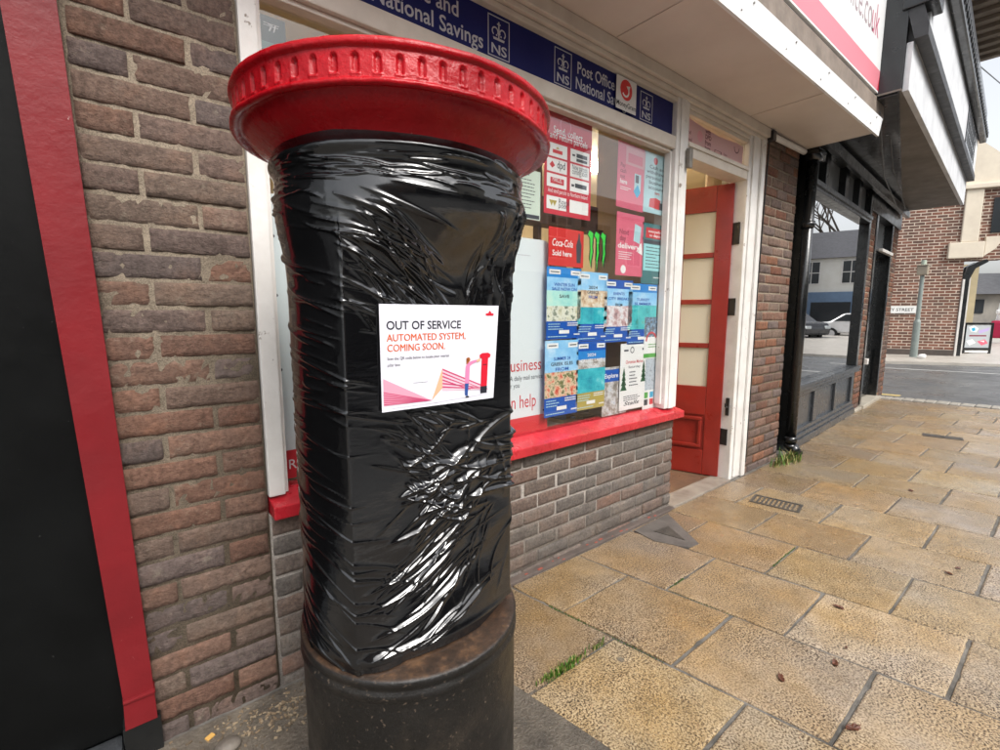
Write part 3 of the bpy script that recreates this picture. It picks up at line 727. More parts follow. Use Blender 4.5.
# red drinks sign
p = WP((549, 226), (583, 268)); w, h = p.w, p.h; p.sheet(flat('drinks_red', (.60, .03, .025)), .004)
p.text('Coca-Cola', .08*w, .52*h, .27*h, m_pw, 'l', .01, .25, fit=.6*w); p.text('Sold here', .1*w, .27*h, .2*h, m_pw, 'l', .02, fit=.55*w)
p.poly([(.80*w, .12*h), (.92*w, .12*h), (.94*w, .6*h), (.89*w, .78*h), (.88*w, .92*h), (.84*w, .92*h), (.83*w, .78*h), (.78*w, .6*h)], m_ink)
p.put('window_sign', 'red drinks sign with white script and a dark bottle, under the parcel poster', 'sign', GP)
# green claw sticker
p = WP((588, 229), (606, 275)); w, h = p.w, p.h
m_claw = flat('claw_green', (.05, .62, .06)); m_dk = flat('claw_black', (.01, .012, .01))
for off, ln in ((0, .10), (.33, .0), (.66, .14)):
    claw = [(off*w-.02*w, .88*h), (off*w+.06*w, .99*h), (off*w+.28*w, .93*h), (off*w+.24*w, .62*h), (off*w+.27*w, .5*h), (off*w+.20*w, .3*h), (off*w+.17*w, ln*h), (off*w+.10*w, .34*h), (off*w+.13*w, .52*h), (off*w+.10*w, .80*h)]
    p.poly([(u+(.03*w if u < off*w+.15*w else .045*w)*(-1 if u < off*w+.15*w else 1), v) for u, v in claw], m_dk)
p.up()
for off, ln in ((0, .14), (.33, .05), (.66, .18)):
    p.poly([(off*w, .88*h), (off*w+.07*w, .97*h), (off*w+.26*w, .92*h), (off*w+.22*w, .62*h), (off*w+.25*w, .5*h), (off*w+.18*w, .3*h), (off*w+.16*w, ln*h), (off*w+.12*w, .34*h), (off*w+.15*w, .52*h), (off*w+.12*w, .80*h)], m_claw)
p.put('claw_sticker', 'three bright green claw marks stuck on the window glass', 'sticker', GP)
# pink posters
p = WP((618, 139), (643, 212)); w, h = p.w, p.h; p.sheet(m_pk); p.rect(.28*w, .68*h, w*.98, .95*h, flat('poster_light_pink', (.66, .30, .33)))
for k, t in enumerate(('Pay', 'cash', 'out')): p.text(t, .1*w, (.62-.085*k)*h, .09*h, m_ro if 0 else flat('ink_maroon', (.22, .02, .05)), 'l', .01)
p.text('here', .1*w, .37*h, .1*h, m_pw, 'l', .02); p.rect(.62*w, .32*h, .86*w, .58*h, m_pb); p.up(); p.poly([(.60*w, .30*h), (.74*w, .20*h), (.86*w, .3*h), (.75*w, .42*h)], m_cy); p.rect(.36*w, .72*h, .9*w, .86*h, m_pk); p.rect(.66*w, .44*h, .78*w, .56*h, m_ink)
p.lines(.12*w, .5*w, .31*h, 2, .03*h, .01*h, m_pw)
p.put('poster', 'pink poster with a hand holding a phone, upper of the two pink ones', 'poster', GP, -1)
p = WP((617, 211), (642, 277)); w, h = p.w, p.h; p.sheet(m_pk)
p.text('Next', .1*w, .66*h, .12*h, flat('ink_maroon', (.22, .02, .05)), 'l', .01); p.text('day', .12*w, .56*h, .12*h, flat('ink_maroon', (.22, .02, .05)), 'l', .01); p.text('delivery', .06*w, .44*h, .12*h, m_pw, 'l', .02, fit=.8*w)
p.poly([(.62*w, .58*h), (.86*w, .54*h), (.9*w, .82*h), (.66*w, .86*h)], m_pb); p.poly([(.8*w, .40*h), (.98*w, .36*h), (.93*w, .56*h), (.86*w, .54*h)], m_pw); p.lines(.1*w, .6*w, .37*h, 4, .035*h, .012*h, m_pw); p.circ(.28*w, .1*h, .025, m_pw, 10)
p.put('poster', 'pink next day delivery poster, lower of the two pink ones', 'poster', GP)
p = WP((645, 150), (668, 217)); w, h = p.w, p.h; p.sheet(m_pb)
p.circ(.42*w, .88*h, .022, m_ro, 10)
for k, t in enumerate(('Cash and', 'withdrawals', 'personal and', 'business', 'accounts')): p.text(t, .5*w, (.74-.085*k)*h, .085*h, m_ink, 'c', .01, fit=(.6, .8, .86, .62, .66)[k]*w)
p.text('here', .52*w, .325*h, .08*h, m_ro, 'c', .01); p.poly([(.22*w, .1*h), (.62*w, .08*h), (.66*w, .24*h), (.48*w, .27*h), (.25*w, .24*h)], m_ro); p.rect(.62*w, .08*h, .8*w, .2*h, m_ink)
p.put('poster', 'pale blue poster about accounts with a red parcel, top right of the window', 'poster', GP)
p = WP((643, 222), (667, 285)); w, h = p.w, p.h; p.sheet(m_teal); p.rect(.12*w, .76*h, .9*w, .93*h, m_ro); p.rect(.06*w, .22*h, .93*w, .66*h, m_aqua); p.rect(.06*w, .67*h, .93*w, .73*h, m_ink); p.up()
p.text('everywhere', .5*w, .855*h, .06*h, m_pw, 'c', .02, fit=.6*w); p.text('to deposit', .5*w, .79*h, .06*h, m_pw, 'c', .02, fit=.5*w); p.lines(.14*w, .86*w, .6*h, 7, .055*h, .014*h, m_ink, .5); p.circ(.86*w, .11*h, .022, m_ro, 10); p.lines(.45*w, .72*w, .1*h, 1, .1, .02*h, m_pw)
p.put('poster', 'dark teal poster with an aqua table and red heading, under the pale blue one', 'poster', GP)
# travel posters
def travel(tl, br, name, label, top, heads, pics, foot, footlines=True):
    p = WP(tl, br); w, h = p.w, p.h; p.sheet(foot)
    p.rect(0, .86*h, w, h, top)
    n = len(pics); vv = .86*h; tot = sum(q[1] for q in pics)
    for m, fr in pics:
        d = fr/tot*(.86-.25)*h; p.rect(0, vv-d, w, vv, m); vv -= d
    p.up()
    p.rect(.06*w, .90*h, .38*w, .965*h, m_pw); p.rect(.68*w, .90*h, .97*w, .965*h, m_pw); p.up()
    p.lines(.10*w, .34*w, .925*h, 1, .1, .015*h, m_ink, 0); p.lines(.73*w, .93*w, .925*h, 1, .1, .015*h, m_ink, 0)
    for k, (t, z, wd, mm) in enumerate(heads): p.text(t, .5*w, z*h, .062*h, mm, 'c', .015, fit=wd*w)
    p.lines(.05*w, .5*w, .205*h, 3, .035*h, .012*h, m_pb, .4); p.lines(.6*w, .95*w, .215*h, 2, .03*h, .014*h, m_pw, .1)
    p.rect(.36*w, .075*h, .66*w, .125*h, m_pw); p.lines(.8*w, .98*w, .05*h, 1, .1, .02*h, m_pw, 0); p.lines(.04*w, .6*w, .03*h, 1, .1, .012*h, m_pb, 0)
    return p.put('travel_poster', label, 'poster', 'travel posters in the shop window')
W_ = (.80, .82, .80)
pc_sky = picture('print_pale_sky', [(.10, .38, .72), (.28, .56, .80), (.66, .78, .86)], 4)
pc_beach = picture('print_beach', [(.22, .26, .18), (.60, .58, .42), (.74, .74, .64), (.10, .14, .08), (.80, .80, .74)], 24)
pc_sea = picture('print_turquoise_sea', [(.01, .18, .30), (.02, .36, .44), (.06, .48, .54), (.35, .68, .70)], 10)
pc_shal = picture('print_shallows', [(.22, .62, .60), (.45, .74, .66), (.62, .76, .62)], 7)
pc_town = picture('print_hill_town', [(.20, .16, .11), (.50, .32, .20), (.66, .52, .36), (.75, .70, .60), (.14, .16, .06)], 28)
pc_crowd = picture('print_promenade', [(.12, .10, .12), (.5, .3, .3), (.75, .74, .74), (.30, .36, .48)], 22)
pc_cove = picture('print_cove', [(.05, .13, .04), (.06, .42, .45), (.10, .55, .55), (.30, .22, .08)], 12)
pc_flow = picture('print_flowers', [(.42, .04, .03), (.62, .10, .05), (.70, .55, .38), (.05, .12, .02), (.65, .25, .15)], 26)
pc_rock = picture('print_rocks', [(.10, .09, .08), (.30, .26, .22), (.62, .62, .62), (.25, .35, .48)], 20)
travel((547, 266), (580, 338), '', 'blue travel poster of a pale beach, leftmost of the upper row', m_bl2, [('WINTER SUN', .74, .6, m_bl), ('SALE NOW ON', .68, .72, m_bl), ('SAVE', .58, .3, m_ink)], [(pc_sky, .3), (pc_shal, .35), (pc_beach, .35)], m_bl)
travel((578, 271), (606, 340), '', 'travel poster of a hill town above turquoise water, second in the upper row', pc_sky, [('2024', .76, .3, m_ink), ('GREECE', .69, .4, m_ink), ('FROM', .62, .3, m_bl)], [(pc_sky, .2), (pc_town, .4), (pc_sea, .4)], m_bl)
travel((605, 279), (631, 341), '', 'travel poster of a pale promenade under blue sky, third in the upper row', m_bl, [('EVENTS', .76, .4, m_bl), ('CITY BREAKS', .68, .75, m_bl), ('FROM', .58, .25, m_ink)], [(pc_sky, .45), (pc_crowd, .55)], m_bl)
travel((629, 283), (655, 343), '', 'travel poster of a green cove, rightmost of the upper row', m_bl2, [('TURKEY', .72, .45, m_bl), ('SUMMER', .65, .6, m_bl)], [(pc_sky, .35), (pc_cove, .65)], m_bl)
travel((545, 341), (577, 412), '', 'travel poster with red flowers on a shore, left of the lower row', pc_sky, [('SUMMER 24', .74, .5, m_bl), ('GREEK ISLES', .67, .66, m_ink), ('FROM', .60, .4, m_bl)], [(pc_sky, .45), (pc_flow, .55)], m_bl)
travel((577, 342), (604, 406), '', 'travel poster of a teal sea with a gold foot, second in the lower row', m_bl, [('2024', .78, .3, m_pw), ('CRUISE SALE', .70, .74, m_pw), ('NOW ON', .63, .4, m_pw)], [(m_bl2, .2), (pc_rock, .22), (pc_sea, .58)], m_gold)
p = WP((603, 368), (626, 412), .072); w, h = p.w, p.h; p.sheet(pc_rock); p.rect(0, .70*h, w, .95*h, m_bl); p.up(); p.text('Explore Rye', .06*w, .78*h, .13*h, m_pw, 'l', .02, fit=.86*w)
p.put('poster', 'small poster of white cliffs with explore on a blue band, low in the window', 'poster', GP)
p = WP((621, 344), (645, 406)); w, h = p.w, p.h; p.sheet(m_pw, .002)
m_fir = flat('ink_fir_green', (.02, .09, .03))
for cx, v0, s in ((.14, .30, 1.0), (.88, .40, .95)):
    for k in range(4): p.poly([((cx-.12*s*(1-.18*k))*w, (v0+.075*k*s)*h), ((cx+.12*s*(1-.18*k))*w, (v0+.075*k*s)*h), (cx*w, (v0+.075*k*s+.13*s)*h)], m_fir)
p.ring(.42*w, .9*h, .02, .006, m_ink); p.rect(.12*w, .885*h, .28*w, .91*h, m_ink); p.rect(.8*w, .89*h, .96*w, .92*h, m_ink)
p.text('Christmas Market', .52*w, .70*h, .07*h, m_ro, 'c', .01, fit=.66*w); p.text('Saturday', .52*w, .63*h, .05*h, m_ink, 'c', .01, fit=.45*w)
for k in range(5): p.lines(.34*w, .7*w, (.56-.05*k)*h, 1, .1, .016*h, m_ink, .5)
p.lines(.15*w, .8*w, .2*h, 3, .03*h, .012*h, m_ink, .3); p.text('Stalls', .45*w, .07*h, .08*h, m_ink, 'c', .02, .3, fit=.6*w)
p.put('poster', 'white Christmas market poster with two dark fir trees', 'poster', GP)
p = WP((645, 317), (663, 357), .061); w, h = p.w, p.h; p.sheet(m_pw); p.rect(0, .52*h, w, h, picture('print_mixed', [(.7, .7, .68), (.2, .35, .5), (.08, .08, .09), (.6, .55, .4)], 40)); p.rect(0, .02*h, w, .12*h, m_gr); p.up(); p.ring(.35*w, .42*h, .06, .012, m_ro, 14, 20, 180); p.lines(.2*w, .7*w, .33*h, 2, .06*h, .02*h, m_gr)
p.put('poster', 'narrow white poster with a green foot near the right window post', 'poster', GP)
p = WP((646, 359), (660, 388), .061); w, h = p.w, p.h; p.sheet(picture('print_grey_sea', [(.25, .32, .38), (.5, .55, .6), (.12, .14, .16)], 25))
p.put('poster', 'small grey picture card under the narrow green footed poster', 'poster', GP)
p = WP((655, 370), (662, 394), .0606); w, h = p.w, p.h; p.sheet(m_cy); p.poly([(.3*w, .3*h), (.7*w, .4*h), (.75*w, .8*h), (.5*w, .9*h), (.35*w, .7*h)], m_pw)
p.put('sticker', 'bright blue upright sticker with a white shape near the window post', 'sticker', GP)
p = WP((643, 387), (654, 408), .0612); w, h = p.w, p.h; p.sheet(m_pw)
for k, mm in enumerate((m_gr, m_cy, m_ink, m_ro)): p.rect((.12+.45*(k % 2))*w, (.5-.3*(k//2))*h, (.42+.45*(k % 2))*w, (.75-.3*(k//2))*h, mm)
p.put('sticker', 'white card sticker with four small coloured logos above the sill', 'sticker', GP)
p = WP((654, 393), (664, 407), .0606); w, h = p.w, p.h; p.ring(w/2, h/2, min(w, h)*.48, min(w, h)*.08, m_ro); p.circ(w/2, h/2, min(w, h)*.40, m_pw); p.up(); p.poly([(.2*w, .72*h), (.28*w, .8*h), (.8*w, .28*h), (.72*w, .2*h)], m_ro); p.rect(.35*w, .45*h, .65*w, .55*h, m_ink)
p.put('sticker', 'round red and white prohibition sticker at the lower right window corner', 'sticker', GP)
# pink torn poster in the fanlight
p = Print(.80, .165); w, h = p.w, p.h; m_fp = flat('faded_pink', (.60, .36, .36))
p.sheet(m_fp, .001, [(0, 0), (.16*w, 0), (.2*w, .0), (.7*w, .03*h), (.97*w, 0), (.98*w, .86*h), (.86*w, .9*h), (.55*w, .82*h), (.3*w, .86*h), (0, h)])
m_mar = flat('ink_maroon_dark', (.13, .02, .03))
for k, t in enumerate(('with', 'DPD', 'from', 'here')): p.text(t, .30*w, (.72-.21*k)*h, .24*h, m_mar, 'l', .03)
p.text('and', .02*w, .42*h, .2*h, m_mar, 'l', .01); p.text('send', .02*w, .16*h, .2*h, m_mar, 'l', .01); p.circ(.22*w, .5*h, .035, flat('poster_light_pink', (.66, .30, .33))); p.ring(.85*w, .72*h, .04, .008, m_mar, 14, 180, 360); p.rect(.46*w, .08*h, .58*w, .26*h, m_mar); p.up(); p.rect(.47*w, .12*h, .565*w, .24*h, m_fp); p.up(); p.text('0 km', .62*w, .18*h, .14*h, m_mar)
tag(p.build('fanlight_poster', (2.85, .020, 2.368), (1, 0, 0), (0, -1, 0)), 'faded torn pink poster in the light above the red door', 'poster')

# ================================================================== SIGN BOX ABOVE THE CANOPY
sb = Print(5.4, 1.0); XS = -.52; sb.sheet(pm('sign_white', (.74, .75, .75), (.72, .73, .73), 1.5, .5, 0, rvar=.02), .10)
sb.rect(0, .012, 5.4, .155, flat('sign_pink_stripe', (.68, .22, .27))); sb.up()
sb.poly([(5.12, .014), (5.385, .014), (5.385, .10), (5.16, .153)], flat('sign_deep_red', (.50, .01, .04)))
sb.text('postoffice.co.', 4.50-XS-.135, .34, .30, flat('sign_text_grey', (.36, .28, .30)), 'r', .0, sx=.62); sb.text('uk', 4.51-XS, .34, .30, flat('sign_text_pink', (.52, .12, .2)), 'r', .0, sx=.62)
tag(sb.build('shop_sign', (XS, -.50, 2.975), (1, 0, 0), (0, -1, 0)), 'white lit-box sign with a pink stripe and web address above the canopy', 'sign')

# ================================================================== LEFT NEIGHBOUR
nb_ = empty('neighbour_shopfront', (-.4, .0, 0), 0, 'black shopfront with dull red pilaster left of the brick pier', 'shopfront')
def PN(o): o.parent = nb_; o.location = (o.location[0]+.4, o.location[1], o.location[2]); return o
mb = MB()
q = [(-.079, .118), (-.006, .108), (-.055, 2.06), (-.028, 3.4), (-.262, 3.4), (-.157, 2.04)]
mb.prism([(-.079, .20), (-.007, .20), (-.055, 2.06), (-.085, 3.2), (-.218, 3.2), (-.1545, 2.04)], 'y', -.03, .06)
mb.prism([(-.081, .108), (-.005, .108), (-.0065, .194), (-.079, .194)], 'y', -.036, .06)
mb.bbox(-.080, -.042, .192, -.004, .05, .202, .003)
PN(mb.build('pilaster', m_redpil))
mb = MB(); mb.bbox(-.088, -.028, -.02, .004, .06, .107, .004); PN(mb.build('pilaster_foot', m_black))
mb = MB()
m_bd = pm('black_door_paint', (.0055, .006, .006), (.003, .0032, .0032), 3, .5, .15, 30, spec=.12, chips=(.08, .08, .075), chipscale=60, chipth=.69)
mb.box(-1.6, .03, .06, -.05, .06, 3.3); PN(mb.build('door_panel', m_bd))
mb = MB(); mb.bbox(-1.6, -.04, -.05, -.090, .028, .06, .012); PN(mb.build('doorstep', pm('painted_step', (.05, .055, .06), (.025, .027, .03), 8, .4, .8, 50, chips=(.22, .25, .26), chipscale=12, chipth=.56)))
mb = MB(); mb.box(-6, .07, 0, -.002, .3, 6); PN(mb.build('back_wall', m_blacks))
mb = MB(); mb.box(-6, -.01, 0, -1.61, .065, 3.2); PN(mb.build('side_panel', m_blacks))
mb = MB(); brick_courses(mb, None, stretcher(-.0-.0, .002, 0, .0), 0, seed=1, tones=PURPLE)

# ================================================================== PILLAR BOX
BX, BY = .531, -.650
A0 = 62.5+180.0
pb = empty('pillar_box', (BX, BY, 0), 0, 'red capped cylindrical pillar box wrapped in shiny black plastic film', 'pillar box')
def cap_mat():
    m, nt, b = newmat('pillar_box_red'); setb(b, .3, 0, .32, 0)
    tc = N(nt, 'ShaderNodeTexCoord').outputs['Object']
    c = ramp(nt, noise_node(nt, tc, 6, 6), [(.3, (.27, .001, .005)), (.62, (.45, .002, .008))])
    ch = noise_node(nt, tc, 30, 8, .75)
    k = ramp(nt, ch, [(.655, gray(0)), (.675, gray(1))])
    c = mixc(nt, k, c, (.07, .018, .016))
    k2 = ramp(nt, noise_node(nt, tc, 22, 9, .8), [(.66, gray(0)), (.72, gray(.6))])
    c = mixc(nt, k2, c, (.62, .35, .30))
    nt.links.new(c, b.inputs['Base Color'])
    nt.links.new(ramp(nt, noise_node(nt, tc, 14), [(.3, gray(.16)), (.7, gray(.42))]), b.inputs['Roughness'])
    n1 = bump(nt, b, noise_node(nt, tc, 26, 5, .6), .35, .012); bump(nt, b, noise_node(nt, tc, 110, 5, .7), .3, .004, n1); return m
m_cap = cap_mat()
def make_cap():
    n = 960; NN = 60
    prof = [(.0, 1.815), (.10, 1.812), (.2, 1.80), (.29, 1.765), (.315, 1.748), (.332, 1.742), (.3365, 1.740), (.339, 1.736), (.339, 1.730), (.3365, 1.727), (.333, 1.7255)]
    zb = np.linspace(1.7235, 1.681, 16); prof += [(.3325, z) for z in zb]
    prof += [(.335, 1.6795), (.3385, 1.678), (.3395, 1.675), (.3385, 1.671), (.334, 1.669), (.328, 1.6695), (.323, 1.675), (.318, 1.677), (.314, 1.674), (.312, 1.668), (.308, 1.661), (.301, 1.654), (.293, 1.648), (.284, 1.642), (.275, 1.636), (.267, 1.628), (.258, 1.615), (.25, 1.55), (.245, 1.50)]
    ph = np.arange(n)/n*2*np.pi; vs = np.zeros((len(prof), n, 3))
    for i, (r, z) in enumerate(prof):
        rr = np.full(n, r)
        if 1.680 < z < 1.7245:
            frac = (ph*NN/(2*np.pi)) % 1.0-.5; d = np.abs(frac)*2*np.pi/NN*.3325
            hw = .0062
            inside = (d < hw) & (z > 1.687) & (z < 1.7175-np.where(d > .001, (d/.0062)**2*.0065, 0))
            rr = np.where(inside, r-.0055+.003*np.clip((d/hw), 0, 1)**3, rr)
            rr = np.where((d < .0085) & (z <= 1.687) & (z > 1.6825), r+.0022, rr)
        vs[i, :, 0] = rr*np.cos(ph); vs[i, :, 1] = rr*np.sin(ph); vs[i, :, 2] = z
    mb = MB(); fs = []
    for i in range(len(prof)-1):
        for k in range(n): fs.append((i*n+k, (i+1)*n+k, (i+1)*n+(k+1) % n, i*n+(k+1) % n))
    V = vs.reshape(-1, 3)
    out = []
    for v in V:
        q = mnoise.noise(Vector((v[0]*14, v[1]*14, v[2]*14)))*.0016+mnoise.noise(Vector((v[0]*45, v[1]*45, v[2]*45)))*.0007
        l = math.hypot(v[0], v[1]) or 1; out.append((v[0]*(1+q/l), v[1]*(1+q/l), v[2]+q*.5))
    mb.add(out, fs); return mb.build('cap', m_cap, pb, smooth=True, fixn=True)
make_cap()
def plinth_mat():
    m, nt, b = newmat('worn_black_plinth'); setb(b, .4, 0, .5)
    tc = N(nt, 'ShaderNodeTexCoord').outputs['Object']
    c = ramp(nt, noise_node(nt, tc, 5, 8, .7), [(.3, (.006, .0055, .005)), (.55, (.012, .0105, .009)), (.75, (.036, .028, .021))])
    sp = ramp(nt, noise_node(nt, tc, 95, 4, .6), [(.62, gray(0)), (.70, gray(.6))])
    c = mixc(nt, sp, c, (.15, .11, .08))
    # rust on the ledge: bare metal, only on its flat top ring
    sx = N(nt, 'ShaderNodeSeparateXYZ'); nt.links.new(tc, sx.inputs[0])
    z = ramp(nt, sx.outputs['Z'], [(.5718, gray(0)), (.5740, gray(1))])
    rs = ramp(nt, noise_node(nt, tc, 24, 8, .7), [(.3, (.018, .015, .013)), (.52, (.055, .032, .02)), (.72, (.16, .085, .042))])
    c = mixc(nt, z, c, rs)
    nt.links.new(c, b.inputs['Base Color'])
    nt.links.new(ramp(nt, noise_node(nt, tc, 12), [(.3, gray(.25)), (.7, gray(.55))]), b.inputs['Roughness'])
    n1 = bump(nt, b, noise_node(nt, tc, 55, 7, .7), .45, .006); return m
mb = MB()
mb.lathe([(0, -.03), (.262, -.03), (.263, .50), (.2635, .520), (.2645, .524), (.2675, .529), (.2680, .535), (.2675, .541), (.2640, .546), (.2635, .552), (.2660, .557), (.2670, .563), (.2660, .569), (.263, .5725), (.258, .5735), (.246, .5745), (.232, .5755), (.205, .577), (.15, .577), (0, .577)], 128)
mb.build('plinth', plinth_mat(), pb, smooth=True)

# ---- black film
def film_mat():
    m, nt, b = newmat('black_plastic_film'); setb(b, .12, 0, .5)
    b.inputs['Base Color'].default_value = (.003, .003, .0035, 1); b.inputs['IOR'].default_value = 1.85
    tc = N(nt, 'ShaderNodeTexCoord').outputs['Object']
    nt.links.new(ramp(nt, noise_node(nt, tc, 7, 5), [(.3, gray(.07)), (.7, gray(.17))]), b.inputs['Roughness'])
    mp = N(nt, 'ShaderNodeMapping'); mp.inputs['Scale'].default_value = (16, 16, 95); nt.links.new(tc, mp.inputs['Vector'])
    n1 = bump(nt, b, noise_node(nt, mp.outputs[0], 1, 3, .5), .08, .005)
    bump(nt, b, noise_node(nt, tc, 22, 3, .5), .16, .006, n1); return m
def make_wrap():
    Pm = np.concatenate([np.linspace(-120, 100, 441)[:-1], np.linspace(100, 240, 60)[:-1]])
    nz = 620; ZB, ZT = .578, 1.643
    phd = Pm; Zs = np.linspace(0, 1, nz)
    n = len(Pm)
    def sstep(x, a, b_): t = np.clip((x-a)/(b_-a), 0, 1); return t*t*(3-2*t)
    # section with a flat chord between two corners
    rc = .252; pa, pc = -25.0, 78.0; ra, rcn = .262, .252
    A_ = np.array([ra*math.sin(R(pa)), ra*math.cos(R(pa))]); C_ = np.array([rcn*math.sin(R(pc)), rcn*math.cos(R(pc))])
    t_ = C_-A_; nrm = np.array([-t_[1], t_[0]]); nrm /= np.linalg.norm(nrm)
    if nrm@A_ < 0: nrm = -nrm
    dist = nrm@A_; na = math.degrees(math.atan2(nrm[0], nrm[1]))
    Rf = np.full(n, rc)
    inside = (phd > pa) & (phd < pc)
    Rf[inside] = dist/np.cos(np.radians(phd[inside]-na))
    # let the corner fade back into the round on the left
    lf_ = (phd <= pa) & (phd > pa-22); Rf[lf_] = rc+(ra-rc)*np.clip((phd[lf_]-(pa-22))/22, 0, 1)**2
    # soften corners a little
    k = np.array([1, 2, 3, 2, 1.]); k /= k.sum()
    Rf = np.convolve(np.concatenate([Rf[-2:], Rf, Rf[:2]]), k, 'valid')
    ztop = ZT-.010*sstep(phd, 5, 60)+.004*np.sin(np.radians(phd*5)); zbot = ZB+.004*np.sin(np.radians(phd*3+40))+.03*sstep(phd, 45, 75)*(1-sstep(phd, 95, 130))
    Z = zbot[None, :]+(ztop-zbot)[None, :]*Zs[:, None]
    PH = np.repeat(phd[None, :], nz, 0)
    fl = 1-sstep(Z, 1.36, 1.54)*.93
    Rr = Rf[None, :]*fl+.2625*(1-fl)
    Rr = Rr*(1+.03*sstep(Z, 1.40, 1.52))
    gb_ = (1-sstep(Z, .585, .66))*(1-sstep(PH, -25, 18)); Rr = Rr+(np.maximum(Rr, .2535)-Rr)*np.maximum(gb_*.8, (1-sstep(Z, .60, .78))*.42)
    # rolled collar at the top, waist under it
    Rr += .007*np.exp(-((Z-1.606)/.012)**2)-.004*np.exp(-((Z-1.57)/.02)**2)-.004*sstep(Z, 1.62, 1.64)
    Rr += -.012*np.exp(-((Z-1.43)/.05)**2)*np.exp(-((PH-72)/16)**2)+.014*np.exp(-((Z-1.55)/.04)**2)*np.exp(-((PH-75)/22)**2)
    Rr += .004*np.exp(-((Z-.60)/.012)**2)
    # slack in the film on the flat: broad billows
    S = PH*math.pi/180*.25
    onflat = ((PH > pa) & (PH < pc)).astype(float)
    rg = np.random.default_rng(5)
    for _ in range(26):
        s0 = rg.uniform(-.08, .34); z0 = rg.uniform(.65, 1.5); a = rg.uniform(.03, .10); b_ = rg.uniform(.02, .06); th = rg.uniform(-.6, .6)
        u = (S-s0)*math.cos(th)+(Z-z0)*math.sin(th); v = -(S-s0)*math.sin(th)+(Z-z0)*math.cos(th)
        Rr += onflat*rg.uniform(-.006, .0065)*np.exp(-(u/a)**2-(v/b_)**2)
    # creases
    H = np.zeros_like(Rr)
    def crease(s0, z0, s1, z1, amp, wid, bow=0.0, asym=0.0):
        L = math.hypot(s1-s0, z1-z0)
        if L < 1e-4: return
        ux, uz = (s1-s0)/L, (z1-z0)/L
        pad = wid*5+abs(bow)
        c0 = np.searchsorted(S[0, :440], min(s0, s1)-pad); c1 = np.searchsorted(S[0, :440], max(s0, s1)+pad)
        zlo, zhi = min(z0, z1)-pad, max(z0, z1)+pad
        r0 = max(0, int((zlo-ZB)/(ZT-ZB)*nz)-3); r1 = min(nz, int((zhi-ZB)/(ZT-ZB)*nz)+24)
        if c1 <= c0 or r1 <= r0: return
        s = S[r0:r1, c0:c1]-s0; z = Z[r0:r1, c0:c1]-z0
        t = (s*ux+z*uz)/L; d = -s*uz+z*ux-bow*4*t*(1-t)
        env = np.clip(t/.2, 0, 1)*np.clip((1-t)/.3, 0, 1); env = np.where((t < 0) | (t > 1), 0, env)
        d = d/wid
        g = np.where(d > 0, np.exp(-np.abs(d)**1.3), np.exp(-np.abs(d*(1+asym))**1.3))
        H[r0:r1, c0:c1] = np.maximum(H[r0:r1, c0:c1]*.6, 0)*0+H[r0:r1, c0:c1]+1.75*amp*env*g
    c = R(pa)*.25
    U = rg.uniform
    # 1 left round side: many fine near level creases, falling to the right
    for _ in range(120):
        z0 = U(.60, 1.55); s0 = U(-.44, -.14); l = U(.06, .26); sl = U(-.36, -.02)-(.22 if z0 < .85 else 0)
        crease(s0, z0, s0+l, z0+l*sl, U(.0006, .0020), U(.0016, .004), U(-.008, .004), U(0, 2))
    # 2 collar pleats
    for _ in range(60):
        s0 = U(-.42, .36); z0 = U(1.53, 1.61); l = U(.04, .15); crease(s0, z0, s0+l, z0+l*U(-.22, .10), U(.0008, .0022), U(.0016, .0035), U(-.006, .006), U(0, 2))
    # 3 fan from the upper left corner down to the right
    for _ in range(48):
        a = U(.18, 1.15); z0 = 1.50+U(-.16, .04); s0 = c+U(-.02, .08); l = U(.12, .30)
        crease(s0, z0, s0+l*math.cos(a), z0-l*math.sin(a), U(.0010, .0038), U(.0022, .006), U(-.010, .010), U(0, 3))
    # 4 pleats hanging from the hood on the right
    for _ in range(34):
        s0 = U(.17, .36); z0 = U(1.42, 1.55); l = U(.06, .20); a = U(1.1, 1.9)
        crease(s0, z0, s0+l*math.cos(a), z0-l*math.sin(a), U(.002, .0060), U(.003, .009), U(-.012, .012), U(0, 3))
    # 5 level creases beside and under the notice
    for _ in range(46):
        s0 = U(-.12, .24); z0 = U(1.0, 1.32); l = U(.04, .17); crease(s0, z0, s0+l, z0+l*U(-.45, .2), U(.0006, .0022), U(.0016, .004), U(-.008, .008), U(0, 2))
    for _ in range(34):
        s0 = U(-.12, .05); z0 = U(1.02, 1.12); l = U(.05, .16); crease(s0, z0, s0+l, z0+l*U(-.9, -.2), U(.0006, .002), U(.0016, .004), U(-.008, .008), U(0, 2))
    # 6 crumple band
    for _ in range(38):
        s0 = U(-.06, .34); z0 = .94+.12*(s0-.1)+U(-.085, .085); l = U(.09, .24); a = U(-.35, .6)
        crease(s0, z0, s0+l*math.cos(a), z0+l*math.sin(a), U(.002, .0055), U(.004, .010), U(-.018, .018), U(0, 3))
    # 7 lower flat: long pulls rising to the right from the corner
    for _ in range(38):
        s0 = c+U(-.004, .16); z0 = U(.59, .86); l = U(.14, .34); a = U(.22, .62)
        crease(s0, z0, s0+l*math.cos(a), z0+l*math.sin(a), U(.0006, .0024), U(.0018, .0042), U(-.012, .012), U(0, 3))
    for _ in range(14):
        s0 = U(.16, .30); z0 = U(.6, .9); l = U(.1, .25); a = U(.8, 1.45)
        crease(s0, z0, s0+l*math.cos(a), z0+l*math.sin(a), U(.001, .003), U(.002, .005), U(-.012, .012), U(0, 3))
